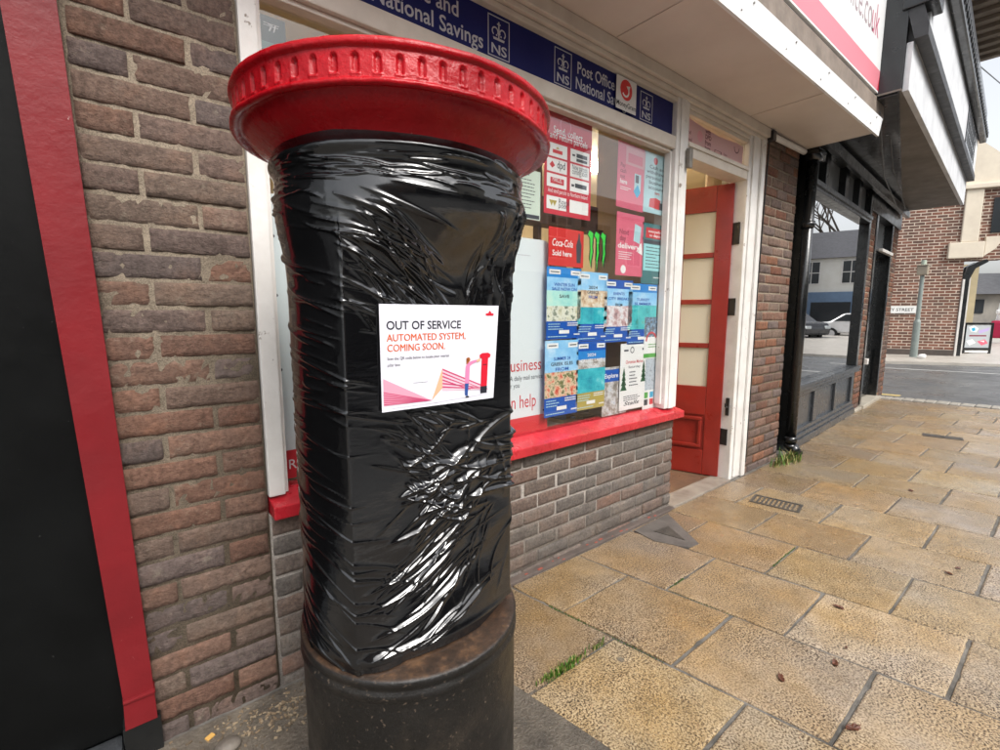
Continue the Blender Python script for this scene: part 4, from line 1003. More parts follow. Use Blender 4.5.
    # 8 big folds
    for q in [(c, 1.47, .16, 1.29, .005, .006, .01), (c+.02, 1.50, .20, 1.30, .004, .006, -.01), (c, 1.40, .15, 1.30, .0035, .005, .006), (.25, 1.50, .24, 1.33, .006, .008, .006), (.30, 1.50, .31, 1.36, .006, .010, .0), (c, .74, .26, .88, .004, .005, -.02), (c, .70, .2, .80, .004, .005, -.012), (c+.01, .64, .28, .76, .0045, .006, -.012), (c+.02, .60, .30, .68, .005, .007, -.008), (-.02, .93, .2, .96, .005, .007, .008), (.02, .885, .24, 1.02, .005, .007, .014), (.1, .86, .3, 1.0, .005, .008, -.01), (.30, 1.03, .33, .86, .004, .007, .0)]:
        crease(q[0], q[1], q[2], q[3], q[4], q[5], q[6], 1.5)
    # the notice presses the film flat
    npress = sstep(PH, -22, -12)*(1-sstep(PH, 72, 80))*sstep(Z, 1.08, 1.13)*(1-sstep(Z, 1.31, 1.36))
    Rr = Rr*(1-npress)+np.minimum(Rr, Rf[None, :]+.001)*npress
    H *= 1-.88*npress
    Rr = Rr+np.minimum(H, .016)
    # a rough selvedge
    ang = np.radians(A0+PH)
    X = Rr*np.cos(ang); Y = Rr*np.sin(ang)
    V = np.stack([X, Y, Z], -1).reshape(-1, 3)
    idx = np.arange(nz*n).reshape(nz, n); nx = np.roll(idx, -1, 1)
    fs = np.stack([idx[:-1], nx[:-1], nx[1:], idx[1:]], -1).reshape(-1, 4)
    me = bpy.data.meshes.new('plastic_wrap'); me.vertices.add(len(V)); me.vertices.foreach_set('co', V.ravel())
    me.loops.add(fs.size); me.loops.foreach_set('vertex_index', fs.ravel())
    me.polygons.add(len(fs)); me.polygons.foreach_set('loop_start', np.arange(len(fs))*4); me.polygons.foreach_set('loop_total', np.full(len(fs), 4))
    me.polygons.foreach_set('use_smooth', np.ones(len(fs), bool)); me.update(calc_edges=True); me.validate()
    me.materials.append(film_mat())
    o = bpy.data.objects.new('plastic_wrap', me); col.objects.link(o); o.parent = pb
    return na, dist
na, fdist = make_wrap()

# ---- OUT OF SERVICE notice taped to the flat of the film
def notice():
    p = Print(.297, .210)
    m_sh = flat('notice_white', (.74, .73, .80), .35); m_tx = flat('notice_black', (.02, .02, .03)); m_or = flat('notice_orange', (.66, .13, .035))
    m_pi = flat('notice_pink', (.70, .32, .42)); m_pi2 = flat('notice_deep_pink', (.55, .06, .16)); m_pe = flat('notice_peach', (.75, .42, .26)); m_rd = flat('notice_red', (.60, .01, .03)); m_bu = flat('notice_denim', (.03, .08, .28)); m_sk = flat('notice_shirt_pink', (.72, .22, .40)); m_hr = flat('notice_hair', (.40, .13, .03))
    p.sheet(m_sh, .0008)
    p.text('OUT OF SERVICE', .014, .161, .0235, m_tx, 'l', .018, fit=.180)
    p.text('AUTOMATED SYSTEM,', .014, .138, .020, m_or, 'l', .0, fit=.192)
    p.text('COMING SOON.', .014, .118, .020, m_or, 'l', .0, fit=.138)
    p.up(); p.text('AUTOMATED SYSTEM,', .0147, .1384, .020, m_or, 'l', .0, fit=.192); p.text('COMING SOON.', .0147, .1184, .020, m_or, 'l', .0, fit=.138)
    p.text('Scan the QR code below to locate your nearest', .014, .1015, .0085, m_tx, 'l', .0, fit=.150); p.text('pillar box', .014, .089, .0085, m_tx, 'l', .0, sx=.9)
    p.lines(.073, .108, .052, 1, .01, .0008, m_tx, 0)
    # red crown mark
    p.rect(.261, .188, .283, .193, m_rd); p.poly([(.267, .1935), (.277, .1935), (.2745, .1965), (.272, .199), (.2695, .1965)], m_rd)
    # folded paper hills
    p.poly([(.004, .066), (.118, .012), (.004, .012)], m_pi)
    p.poly([(.118, .012), (.146, .078), (.146, .036)], m_pe)
    p.poly([(.146, .078), (.283, .020), (.146, .030)], flat('notice_pale_pink', (.72, .50, .58)))
    p.up()
    for k in range(7):
        v = .040-.004*k; p.poly([(.004, v), (.118-.002*k, .0125), (.118-.002*k, .0118), (.004, v-.0018)], m_pi2)
    for k in range(6):
        v = .077-.0075*k; e = .022+.0015*(5-k); q = .26-.012*k if k < 4 else .275
        p.poly([(.146, v), (q, e+.001+.002*(k == 0)), (q, e), (.146, v-.0032)], m_pi2)
    p.poly([(.004, .006), (.118, .0105), (.283, .018), (.283, .012), (.118, .006)], m_sh)
    p.up()
    # pillar box drawing
    p.rect(.254, .030, .273, .094, m_rd); p.poly([(.249, .094), (.278, .094), (.280, .101), (.272, .105), (.255, .105), (.247, .101)], m_rd); p.rect(.2535, .014, .2735, .030, m_tx)
    # figure posting a letter
    p.poly([(.207, .040), (.219, .040), (.220, .078), (.228, .083), (.244, .088), (.244, .092), (.225, .089), (.214, .085), (.209, .078)], m_sk)
    p.circ(.2155, .092, .0055, m_hr, 12); p.poly([(.210, .083), (.216, .083), (.217, .097), (.210, .096)], m_hr); p.poly([(.208, .014), (.216, .012), (.218, .040), (.207, .040)], m_bu); p.rect(.210, .0085, .220, .012, m_tx)
    p.up(); p.rect(.258, .078, .269, .0795, m_tx); p.poly([(.240, .085), (.250, .088), (.249, .094), (.239, .091)], m_pe)
    nrm_ang = R(A0+na-0.5); nd = Vector((math.cos(nrm_ang), math.sin(nrm_ang), 0))
    ud = Vector((-math.sin(nrm_ang), math.cos(nrm_ang), 0))
    # photo corners give the height on the flat
    pc = Vector((BX, BY, 0))+nd*(fdist+.0085)
    def onflat(px, py):
        r = Vector(ray(px, py)); cc = Vector(CAM); t = (pc-cc).dot(nd)/r.dot(nd); return cc+r*t
    tl = onflat(379.0, 303.5); bl = onflat(382, 413); tr = onflat(502, 306.5); br = onflat(490, 397.5)
    mid = (tl+bl+tr+br)/4
    rot = math.atan2(((tr+br)/2-(tl+bl)/2).z, math.hypot(*((tr+br)/2-(tl+bl)/2).xy))
    u2 = (ud*math.cos(rot)+Vector((0, 0, 1))*math.sin(rot)).normalized()
    wdt = ((tr+br)/2-(tl+bl)/2).length; hgt = ((tl+tr)/2-(bl+br)/2).length
    print('NOTICE', wdt, hgt, math.degrees(rot))
    v2 = nd.cross(u2)
    sx, sy = wdt/.297, hgt/.210
    o = mid-u2*(wdt/2)-v2*(hgt/2)
    ob = p.build('out_of_service_notice', o, u2, nd)
    for v in ob.data.vertices:
        u, w, n_ = v.co; f = u/.297; g = w/.21
        v.co = (u*sx*(1+.055*(g-.5)*f), w*sy, n_)
    # tape strips are clear; only the sheet shows
    return tag(ob, 'white out of service notice with orange heading taped to the black film', 'notice')
notice()

# ================================================================== BLACK SHOP ON THE RIGHT
SA = R(3.7)
bsx = empty('black_shop', (4.6, 0, 0), SA, 'black painted shop with large window, brick doorway pier and white edged jetty', 'shop')
def BS(mb_, name, mats, smooth=False): return mb_.build(name, mats, bsx, smooth)
mb = MB(); mb.bbox(.30, -.035, .0, 2.95, .10, .075, .006); mb.bbox(.30, -.02, .076, 2.95, .10, .118, .008); mb.bbox(.30, .0, .119, 2.95, .10, .165, .006)
BS(mb, 'stall_plinth', m_charcoal)
mb = MB(); mb.box(.30, .03, .165, 2.95, .10, .56)
for s0, s1 in ((.30, .42), (1.13, 1.26), (2.0, 2.12), (2.83, 2.95)): mb.bbox(s0, .005, .166, s1, .0295, .50, .004, 1)
mb.bbox(.30, .004, .50, 2.95, .0295, .56, .004, 1)
BS(mb, 'stall_riser', [m_charcoal, m_charcoal])
mb = MB(); mb.bbox(.28, -.04, .565, 2.97, .10, .60, .006); mb.bbox(.28, -.055, .602, 2.97, .10, .640, .008)
BS(mb, 'window_sill', m_charcoal)
mb = MB(); mb.bbox(.22, -.03, .12, .30, .10, 2.9, .006); mb.bbox(.302, -.01, .642, .36, .10, 2.44, .006)
BS(mb, 'window_stile', m_black)
mb = MB(); mb.bbox(2.86, -.02, .642, 2.96, .10, 2.9, .006); BS(mb, 'window_stile', m_black)
mb = MB(); mb.bbox(.302, -.03, 2.44, 2.86, .10, 2.50, .006); mb.bbox(.302, -.05, 2.475, 2.86, -.031, 2.52, .004); mb.bbox(.302, -.02, 2.86, 2.86, .10, 2.90, .005)
for s in (.80, 1.55, 2.2): mb.bbox(s, -.015, 2.521, s+.13, .10, 2.859, .005)
BS(mb, 'transom_bars', m_blacks)
mb = MB(); mb.box(.36, .035, .642, 2.86, .039, 2.44); BS(mb, 'window_pane', glassm('dark_shop_glass', (.55, .57, .57), 3.2))
mb = MB()
for s0, s1 in ((.302, .80), (.93, 1.55), (1.68, 2.2), (2.33, 2.86)): mb.box(s0, .05, 2.521, s1, .054, 2.859)
BS(mb, 'transom_light', pm('grey_transom_glass', (.26, .275, .28), (.2, .21, .215), 3, .15, 0))
mb = MB(); mb.box(.30, .9, 0, 2.9, .93, 2.9); mb.box(.31, .11, .60, 2.88, .9, .62); mb.box(.302, .11, .62, .31, .9, 2.9); mb.box(2.87, .11, .62, 2.9, .9, 2.9); mb.box(.31, .11, 2.88, 2.87, .9, 2.9)
BS(mb, 'window_inside', pm('dim_interior', (.10, .10, .10), (.05, .05, .05), 2, .8, .1, 20))
bm_c = brickmat('red_brown_brick')
def shop_brick(s0, s1, z0, z1, seed, yf=0):
    mk = MB(); brick_courses(mk, None, stretcher(s0+.004, s1-.004, z0, z1, L=.2, flip=seed), yf, seed=seed, tones=RED, rough=.002, step=.03)
    mk.box(s0, yf+.006, z0-.05, s1, yf+.3, z1, 1); return finish_bricks(mk, 'brick_pier', [bm_c, mo_a], bsx)
shop_brick(2.975, 3.36, .02, 2.62, 31); shop_brick(4.62, 5.12, .0, 2.9, 32)
mb = MB(); mb.bbox(2.97, -.04, -.02, 3.37, .02, .03, .01); mb.bbox(3.37, -.06, -.02, 4.62, .12, .045, .01); BS(mb, 'doorstep', pm('stone_step', (.42, .38, .31), (.3, .27, .22), 6, .6, .5, 50))
mb = MB(); mb.bbox(3.37, -.01, .05, 3.46, .14, 2.75, .006); mb.bbox(4.53, -.01, .05, 4.615, .14, 2.75, .006); mb.bbox(3.46, -.01, 2.16, 4.53, .14, 2.22, .006); mb.bbox(3.46, -.01, 2.68, 4.53, .14, 2.75, .006)
BS(mb, 'door_frame', m_black)
mb = MB(); mb.box(3.46, .10, .06, 4.53, .13, 2.16); mb.bbox(3.55, .085, .2, 4.4, .0995, .75, .005); BS(mb, 'shop_door', m_black)
mb = MB(); mb.bbox(3.60, -.06, 2.16, 4.4, -.011, 2.2, .006); BS(mb, 'door_weatherbar', m_white)
mb = MB(); mb.bbox(3.37, -.05, .62, 3.46, -.011, .70, .004); BS(mb, 'door_bell', m_white)
mb = MB(); mb.box(3.46, .09, 2.22, 4.53, .10, 2.68); BS(mb, 'door_light', _pm['grey_transom_glass'])
# fascia in black under the jetty, bracket plate and beams
mb = MB(); mb.bbox(.0, -.05, 2.905, 5.30, .3, 2.948, .005); mb.bbox(2.97, -.02, 2.62, 5.14, .3, 2.904, .006); mb.bbox(.22, -.10, 2.80, 5.2, -.051, 2.90, .008)
mb.box(.0, .11, .0, .22, .3, 2.9); mb.box(2.97, .31, 0, 5.12, .6, 2.9)
BS(mb, 'fascia', m_blacks)
mb = MB(); mb.bbox(-.0, -.64, 2.95, 5.42, .3, 2.965, .002); BS(mb, 'jetty_soffit', pm('grey_soffit', (.20, .175, .15), (.14, .12, .10), 3, .7, .2, 30))
m_wren = pm('white_render', (.72, .73, .74), (.52, .53, .55), 3.5, .6, .3, 30)
mb = MB(); mb.bbox(.02, -.68, 2.945, 5.46, -.641, 3.28, .004); BS(mb, 'jetty_fascia', m_wren)
mb = MB(); mb.prism([(-.685, 3.285), (-.76, 3.285), (-.76, 3.36), (-.69, 3.62), (-.60, 3.62)], 'x', .0, 5.5); BS(mb, 'lead_apron', pm('lead_grey', (.045, .047, .05), (.03, .03, .034), 5, .55, .4, 30))
mb = MB(); mb.box(.0, -.64, 2.966, .06, .3, 5.2); mb.bbox(-.02, -.72, 3.60, .12, -.6, 5.4, .01); mb.bbox(-.02, -.80, 3.50, .25, -.6, 3.62, .01); BS(mb, 'end_board', m_blacks)
mb = MB(); mb.bbox(.15, -.745, 3.30, 5.56, -.60, 4.2, .004); BS(mb, 'upper_wall', m_wren)
mb = MB(); mb.prism([(.0, -.63), (5.1, -.012), (5.1, .2), (.0, .2)], 'z', 2.9485, 2.9496-.0003+.0004); mb.prism([(.02, -.62), (5.0, -.02), (5.0, .1), (.02, .1)], 'z', 2.935, 2.9484); BS(mb, 'soffit_triangle', m_blacks)  # thin black triangular plate under the inner part of the soffit
mb = MB(); mb.bbox(3.6, -.755, 3.42, 3.64, -.746, 3.95, .003); mb.bbox(5.0, -.755, 3.42, 5.04, -.746, 3.95, .003); mb.bbox(3.6, -.755, 3.38, 5.04, -.746, 3.42, .003)
for k in range(9): mb.bbox(3.7+.14*k, -.753, 3.42, 3.72+.14*k, -.746, 3.95, .002)
for k in range(3): mb.bbox(3.6, -.752, 3.55+.13*k, 5.04, -.746, 3.57+.13*k, .002)
BS(mb, 'lattice_window', m_charcoal)
mb = MB(); mb.bbox(.0, -.83, 3.86, 5.72, -.746, 4.0, .02); mb.bbox(.0, -.80, 4.0, 5.72, -.746, 4.3, .02)
for k in range(40): mb.bbox(.1+.14*k, -.845, 3.90, .15+.14*k, -.831, 3.98, .004)
BS(mb, 'gutter', m_blacks)
mb = MB(); mb.box(.0, -.60, 4.2, 5.45, .3, 5.0); BS(mb, 'attic_wall', m_blacks)
mb = MB(); mb.bbox(.0, -1.25, 5.0, 5.42, .3, 5.10, .02)
for k in range(22): mb.bbox(.1+.25*k, -1.10, 4.95, .2+.25*k, -.62, 4.999, .006)
mb.prism([(-1.30, 5.102), (-1.30, 5.16), (.3, 6.6), (.3, 5.102)], 'x', .0, 5.44)
BS(mb, 'eaves', pm('brown_eaves', (.38, .32, .26), (.26, .21, .17), 5, .7, .5, 30))
# cast iron downpipe at the party line, with collars and shoe
mb = MB(); mb.tube((0, 0, .12), (0, 0, 2.66), .043, n=20); mb.tube((0, 0, .15), (0, 0, .20), .054, n=20); mb.tube((0, 0, .10), (0, 0, .13), .052, n=20); mb.tube((0, 0, 2.05), (0, 0, 2.10), .054, n=20)
mb.tube((0, 0, .13), (.01, -.07, .035), .045, .048, n=20); mb.bbox(-.06, -.06, 2.66, .10, .05, 2.69, .01); mb.prism([(-.06, 2.60), (.10, 2.60), (.12, 2.675), (-.08, 2.675)], 'y', -.06, .04)
o = mb.build('downpipe', m_black, None, True); o.location = (4.70, -.075, 0)
tag(o, 'black cast iron downpipe standing between the brick pier and the black shop', 'downpipe')

# overhead cables: thin wires from the sign end to the black shop
for pts, lab in (([(4.90, -.5, 3.02), (6.6, -.2, 2.86), (8.9, .12, 2.80)], 'upper thin black cable slung from the white sign along the black shop'), ([(4.72, -.5, 2.86), (6.3, -.2, 2.72), (8.3, .05, 2.64)], 'lower thin black cable slung along the black shop fascia')):
    mb = MB(); mb.path(pts, .006, 6); tag(mb.build('cable', pm('cable_grey', (.10, .10, .10))), lab, 'cable')
mb = MB(); mb.path([(10.1, -.1, 6.0), (14, .25, 6.35), (20, .4, 7.6)], .012, 6); tag(mb.build('overhead_wire', m_iron), 'thin dark wire crossing the pale sky at the upper right', 'wire')

# ================================================================== STREET BITS
# drain grate
def cover(name, px0, px1, label, bars, cat='drain cover', ang=0.0, size=(.30, .2)):
    c = groundp((px0[0]+px1[0])/2, (px0[1]+px1[1])/2)
    e = empty(name, (c[0], c[1], .0015), ang, label, cat)
    w, d = size; mb = MB()
    for b in ((-w/2, -d/2, -w/2+.018, d/2), (w/2-.018, -d/2, w/2, d/2), (-w/2+.018, -d/2, w/2-.018, -d/2+.018), (-w/2+.018, d/2-.018, w/2-.018, d/2)): mb.bbox(b[0], b[1], -.01, b[2], b[3], .004, .002)
    mb.build('frame', m_ironc, e)
    mb = MB(); mb.box(-w/2+.019, -d/2+.019, -.012, w/2-.019, d/2-.019, -.0075, 1)
    for k in range(bars):
        x = -w/2+.03+(w-.06)*(k+.5)/bars; mb.bbox(x-.006, -d/2+.0185, -.007, x+.006, d/2-.0185, .002, .002, 0)
    if bars == 0:
        mb.bbox(-w/2+.0195, -d/2+.0195, -.007, w/2-.0195, d/2-.0195, .002, .002, 0); mb.tube((0, 0, .002), (0, 0, .005), .02)
    mb.build('grate' if bars else 'lid', [m_ironc, m_dark], e)
m_ironc = pm('grey_cast_iron', (.085, .075, .062), (.045, .04, .036), 14, .5, .5, 80)
cover('drain_cover', (751, 497), (801, 510), 'small cast iron drain grate in the paving before the red door', 9, ang=R(-80), size=(.30, .17))
cover('access_cover', (925, 434), (960, 440), 'narrow iron access cover far along the pavement near the black shop', 0, 'access cover', R(-80), (.32, .13))
# stone with a triangular iron plate at the wall corner
e = empty('utility_cover', (2.44, -.20, 0), 0, 'worn grey stone with a dark triangular plate at the wall corner', 'utility cover')
mb = MB(); mb.prism([(-.10, .13), (.28, .14), (.17, -.02), (.05, -.20), (-.04, -.19), (-.12, -.02)], 'z', -.01, .0045); mb.build('stone', pm('grey_stone', (.15, .13, .115), (.08, .072, .065), 8, .6, .7, 60), e)
mb = MB(); mb.prism([(-.02, .05), (.11, .03), (.02, -.13)], 'z', .001, .0085); mb.build('plate', m_ironc, e)

# leaves
lf_m = pm('brown_wet_leaf', (.14, .045, .02), (.07, .025, .014), 40, .4, .6, 120)
LV = [((781, 679), .040, 30, 'brown wet leaf on the paving, nearest of the two facing the pillar box'), ((835, 664), .038, 200, 'brown leaf right of the nearest one on the same paving slab'), ((839, 608), .042, 100, 'brown leaf on a pale joint line in the middle of the pavement'), ((853, 729), .05, 330, 'curled brown leaf at the bottom edge beside pale grit'), ((911, 491), .05, 20, 'blackish leaf lying far out on the paving'), ((949, 574), .038, 60, 'dark leaf, left of a close pair on the pale paving'), ((958, 569), .03, 140, 'small leaf, right of a close pair on the pale paving'), ((846, 649), .018, 0, 'tiny brown leaf scrap between two slabs')]
for (px, py), s, rot, lab in LV:
    c = groundp(px, py); mb = MB(); rnd = random.Random(px); n = 14; s *= .5
    ring = []
    for k in range(n):
        t = 2*math.pi*k/n; r = s*(.55+.45*abs(math.cos(t)))*rnd.uniform(.8, 1.1); ring.append((r*math.cos(t), .75*r*math.sin(t), .003+rnd.uniform(0, .006)))
    mb.add([(0, 0, .003)]+ring+[(0, 0, .0015)]+[(x, y, z-.0012) for x, y, z in ring], [(0, 1+k, 1+(k+1) % n) for k in range(n)]+[(n+1, n+2+(k+1) % n, n+2+k) for k in range(n)])
    mb.path([(s*.8, 0, .004), (s*1.35, s*.2, .006)], .0012, 5)
    o = mb.build('fallen_leaf', lf_m); o.location = (c[0], c[1], .001); o.rotation_euler = (0, 0, R(rot)); tag(o, lab, 'leaf', 'fallen leaves on the pavement')
# grass tuft in the joint and weeds at the downpipe
def blades(name, spots, hmin, hmax, n, mats, label, cat, wid=.0022, spread=.5):
    mb = MB(); rnd = random.Random(len(name)+n)
    for k in range(n):
        (xa, ya), (xb, yb), sc_ = rnd.choice(spots); f = rnd.random()
        x = xa+(xb-xa)*f+rnd.gauss(0, .007)*sc_; y = ya+(yb-ya)*f+rnd.gauss(0, .007)*sc_
        h = rnd.uniform(hmin, hmax); d = rnd.uniform(0, 6.283); L = rnd.uniform(.1, spread)*h; w = wid*rnd.uniform(.7, 1.4)
        px_, py_ = -math.sin(d)*w, math.cos(d)*w; ex, ey = math.cos(d)*L, math.sin(d)*L
        mi = rnd.randrange(len(mats))
        mb.add([(x-px_, y-py_, -.008), (x+px_, y+py_, -.008), (x+ex*.4+px_*.8, y+ey*.4+py_*.8, h*.6), (x+ex*.4-px_*.8, y+ey*.4-py_*.8, h*.6), (x+ex, y+ey, h)], [(0, 1, 2, 3), (3, 2, 4)], mi)
    return tag(mb.build(name, mats, fixn=False), label, cat)
m_g1 = flat('grass_green', (.09, .19, .02), .6); m_g2 = flat('grass_dark', (.04, .10, .012), .6); m_g3 = flat('grass_straw', (.28, .24, .09), .7)
blades('grass_tuft', [((1.09, -.575), (1.27, -.58), 1.2), ((1.12, -.577), (1.24, -.58), .8), ((1.05, -.57), (1.42, -.58), .6)], .005, .028, 380, [m_g1, m_g1, m_g2, m_g3], 'bright green grass tuft in a paving joint beside the pillar box', 'grass')
c = groundp(790, 472)
blades('weed', [((4.30, -.10), (4.66, -.13), 4.5), ((4.6, -.12), (4.75, -.12), 3)], .02, .11, 260, [m_g1, m_g2, m_g3, m_g3], 'scruffy green weeds round the foot of the black downpipe', 'weed', .004, 1.1)
# wood chip litter at the foot of the pier
mb = MB(); rnd = random.Random(2)
for k in range(300):
    x = .30+rnd.gauss(0, .11); y = -.115+rnd.gauss(0, .045)
    if y > -.02 or math.hypot(x-BX, y-BY) < .28 or k % 7 == 0: x = rnd.uniform(.02, .7); y = rnd.uniform(-.12, -.03)
    s = rnd.uniform(.001, .0034); d = rnd.uniform(0, 3.14); cx_, sx_ = math.cos(d), math.sin(d); l = s*rnd.uniform(1, 3)
    pts = [(x+a*cx_*l-b*sx_*s, y+a*sx_*l+b*cx_*s, 0) for a, b in ((-1, -1), (1, -1), (1, 1), (-1, 1))]
    z = -.002; hh = rnd.uniform(.001, .004)
    mb.add([(p[0], p[1], z) for p in pts]+[(p[0], p[1], z+hh) for p in pts], [(4, 5, 6, 7), (0, 1, 5, 4), (1, 2, 6, 5), (2, 3, 7, 6), (3, 0, 4, 7)], k % 3)
tag(mb.build('wood_chips', [flat('chip_pale', (.30, .235, .155), .8), flat('chip_tan', (.22, .16, .10), .8), flat('chip_dark', (.12, .09, .06), .8)], fixn=False), kind='stuff')
mb = MB(); bm = bmesh.new(); bmesh.ops.create_icosphere(bm, subdivisions=3, radius=.03)
for v in bm.verts: v.co = Vector((v.co.x*1.2, v.co.y*.9, v.co.z*.55))*(1+.15*mnoise.noise(v.co*40))
bm.verts.index_update(); mb.add([v.co[:] for v in bm.verts], [tuple(v.index for v in f.verts) for f in bm.faces]); bm.free()
c = groundp(229, 748); o = mb.build('pebble', pm('pebble_stone', (.17, .145, .12), (.11, .095, .08), 30, .6, .5, 80), None, True); o.location = (c[0], c[1], .01); tag(o, 'grey pebble on the ground between the brick pier and pillar box', 'pebble')
mb = MB(); mb.bbox(-.012, -.008, 0, .012, .008, .005, .001); c = groundp(210, 737); o = mb.build('wood_chip', flat('chip_orange', (.62, .36, .10), .6)); o.location = (c[0], c[1], -.002); o.rotation_euler = (0, 0, .5); tag(o, 'single orange square chip on the dirt by the brick pier foot', 'wood chip')

# ================================================================== ACROSS THE CROSS STREET
ga = groundp(885, 354, .15); gb = groundp(953, 356, .15)
fu = (gb-ga); fL = math.hypot(fu[0], fu[1]); fang = math.atan2(fu[1], fu[0])
fc = empty('corner_building', (ga[0], ga[1], .15), fang, 'red brick corner building with cream stone trim across the road', 'building')
def farbrick():
    m, nt, b = newmat('far_red_brick'); setb(b, .85, 0, .25)
    tc = N(nt, 'ShaderNodeTexCoord').outputs['Object']
    sx = N(nt, 'ShaderNodeSeparateXYZ'); nt.links.new(tc, sx.inputs[0]); cb = N(nt, 'ShaderNodeCombineXYZ'); nt.links.new(sx.outputs['X'], cb.inputs[0]); nt.links.new(sx.outputs['Z'], cb.inputs[1])
    br = N(nt, 'ShaderNodeTexBrick'); nt.links.new(cb.outputs[0], br.inputs['Vector'])
    br.inputs['Scale'].default_value = 1; br.inputs['Brick Width'].default_value = .235; br.inputs['Row Height'].default_value = .082; br.inputs['Mortar Size'].default_value = .011; br.inputs['Mortar Smooth'].default_value = .2
    br.inputs['Color1'].default_value = (.20, .085, .058, 1); br.inputs['Color2'].default_value = (.11, .065, .052, 1); br.inputs['Mortar'].default_value = (.52, .44, .36, 1); br.inputs['Bias'].default_value = .0
    c = mixc(nt, 1.0, br.outputs['Color'], ramp(nt, noise_node(nt, tc, 3, 6), [(.3, gray(.75)), (.7, gray(1.25))]), 'MULTIPLY')
    nt.links.new(c, b.inputs['Base Color']); bump(nt, b, br.outputs['Fac'], -.5, .02); return m
m_fb = farbrick(); m_stone = pm('cream_stone', (.74, .66, .53), (.64, .56, .45), 3, .7, .3, 20)
def FB(mb_, name, mats): return mb_.build(name, mats, fc)
mb = MB(); mb.box(-9, 0, 0, 1.50, .4, 4.45); mb.box(1.501, .02, 2.6, 2.3, .4, 4.45); FB(mb, 'brick_wall', m_fb)
mb = MB(); mb.bbox(1.12, -.10, 2.66, 1.85, .1, 3.08, .02); FB(mb, 'stone_lintel', m_stone)
mb = MB(); mb.bbox(1.36, -.06, 3.085, 1.72, .1, 4.45, .02); FB(mb, 'stone_pilaster', m_stone)
mb = MB(); mb.bbox(1.1, -.12, 4.455, 2.6, .3, 4.58, .02); FB(mb, 'string_course', m_stone)
mb = MB(); mb.prism([(.2, 4.585), (2.6, 4.585), (2.6, 4.75), (1.3, 5.9), (.2, 5.9)], 'y', -.02, .38); FB(mb, 'stone_gable', m_stone)
mb = MB(); mb.bbox(1.95, -.01, 3.3, 2.28, .018, 4.2, .01); FB(mb, 'upper_window', pm('dark_window', (.03, .035, .04), None, 2, .1, 0))
mb = MB(); mb.prism([(1.86, 3.20), (1.86, 2.70), (2.05, 2.86), (2.2, 3.1), (2.25, 3.20)], 'y', -.08, .3); FB(mb, 'corbel', m_stone)
mb = MB(); mb.box(-9, -.02, 0, 1.5, -.001, .16); FB(mb, 'plinth_course', pm('dark_plinth', (.09, .07, .06), (.06, .05, .045), 4, .8, .4, 20))
# shopfront round the corner, in black and white timber
mb = MB(); mb.bbox(1.51, -.03, 0, 1.56, .06, 2.1, .01); mb.bbox(1.86, .8, 0, 1.95, .9, 2.2, .01); FB(mb, 'shopfront_post', m_white)
mb = MB(); mb.box(1.565, .02, 0, 1.66, .4, 2.2); mb.box(1.8, 1.2, 0, 1.86, 1.3, 2.2)
for k in range(3):
    y = .0+.5*k; mb.prism([(1.52+.08*k, 2.05), (1.60+.08*k, 2.45), (1.95+.05*k, 2.62), (2.0+.05*k, 2.55), (1.75+.08*k, 2.38), (1.62+.08*k, 2.0)], 'y', y, y+.1)
FB(mb, 'shopfront_bracket', m_blacks)
mb = MB(); mb.box(1.86, 1.4, 0, 2.3, 1.45, 2.6); FB(mb, 'shopfront_panel', pm('pale_yellow_render', (.55, .46, .28), (.45, .38, .24), 4, .7, .2, 20))
# lamp post
def far_pt(px, py): return groundp(px, py, .15)
c = far_pt(911.5, 356)
lp = empty('lamp_post', (c[0]-.35, c[1]-.1, .15), 0, 'grey green steel lamp post before the red brick wall across the road', 'lamp post')
m_post = pm('grey_green_post', (.25, .29, .27), (.19, .22, .21), 6, .45, .3, 40)
mb = MB(); mb.tube((0, 0, 0), (0, 0, .95), .085, .078, 16); mb.tube((0, 0, .95), (0, 0, 1.02), .078, .05, 16); mb.build('base', m_post, lp)
mb = MB(); mb.tube((0, 0, 1.02), (0, 0, 2.18), .05, .045, 16); mb.build('shaft', m_post, lp)
mb = MB(); mb.bbox(-.11, -.11, 2.19, .11, .11, 2.42, .02); mb.bbox(-.125, -.125, 2.425, .125, .125, 2.455, .01); mb.build('lantern', pm('lantern_beige', (.34, .29, .22), (.26, .22, .17), 5, .5, .2, 20), lp)
mb = MB(); mb.tube((0, 0, 2.455), (0, 0, 2.58), .06, .055, 12); mb.build('finial', pm('finial_green_grey', (.40, .46, .38)), lp)
# nameplate on the wall
p = Print(.78, .20); p.sheet(flat('nameplate_white', (.76, .76, .74)), .02); p.text('CASTLE STREET'[-8:] if 0 else 'Y STREET', .70, .06, .115, m_k, 'r', .012, fit=.50)
o = p.build('street_nameplate', (0, 0, 0), (1, 0, 0), (0, -1, 0)); u2 = Vector((math.cos(fang), math.sin(fang), 0)); n2 = Vector((math.sin(fang), -math.cos(fang), 0))
pos = Vector((ga[0], ga[1], 1.335))+u2*(-.17)+n2*.035
o.matrix_basis = Matrix([[u2[i], (0, 0, 1)[i], n2[i], pos[i]] for i in range(3)]+[[0, 0, 0, 1]])
tag(o, 'white street nameplate with black letters on the far brick wall', 'street sign')
mb = MB(); mb.bbox(-.13, -.07, 0, .13, .07, .11, .04); mb.tube((.05, 0, .05), (.2, .03, .04), .05, .03); c = far_pt(921, 357); o = mb.build('litter_bag', m_pw, None, True); o.location = (c[0]-.5, c[1]-.1, .15); tag(o, 'small white litter bag at the lamp post foot', 'bag')
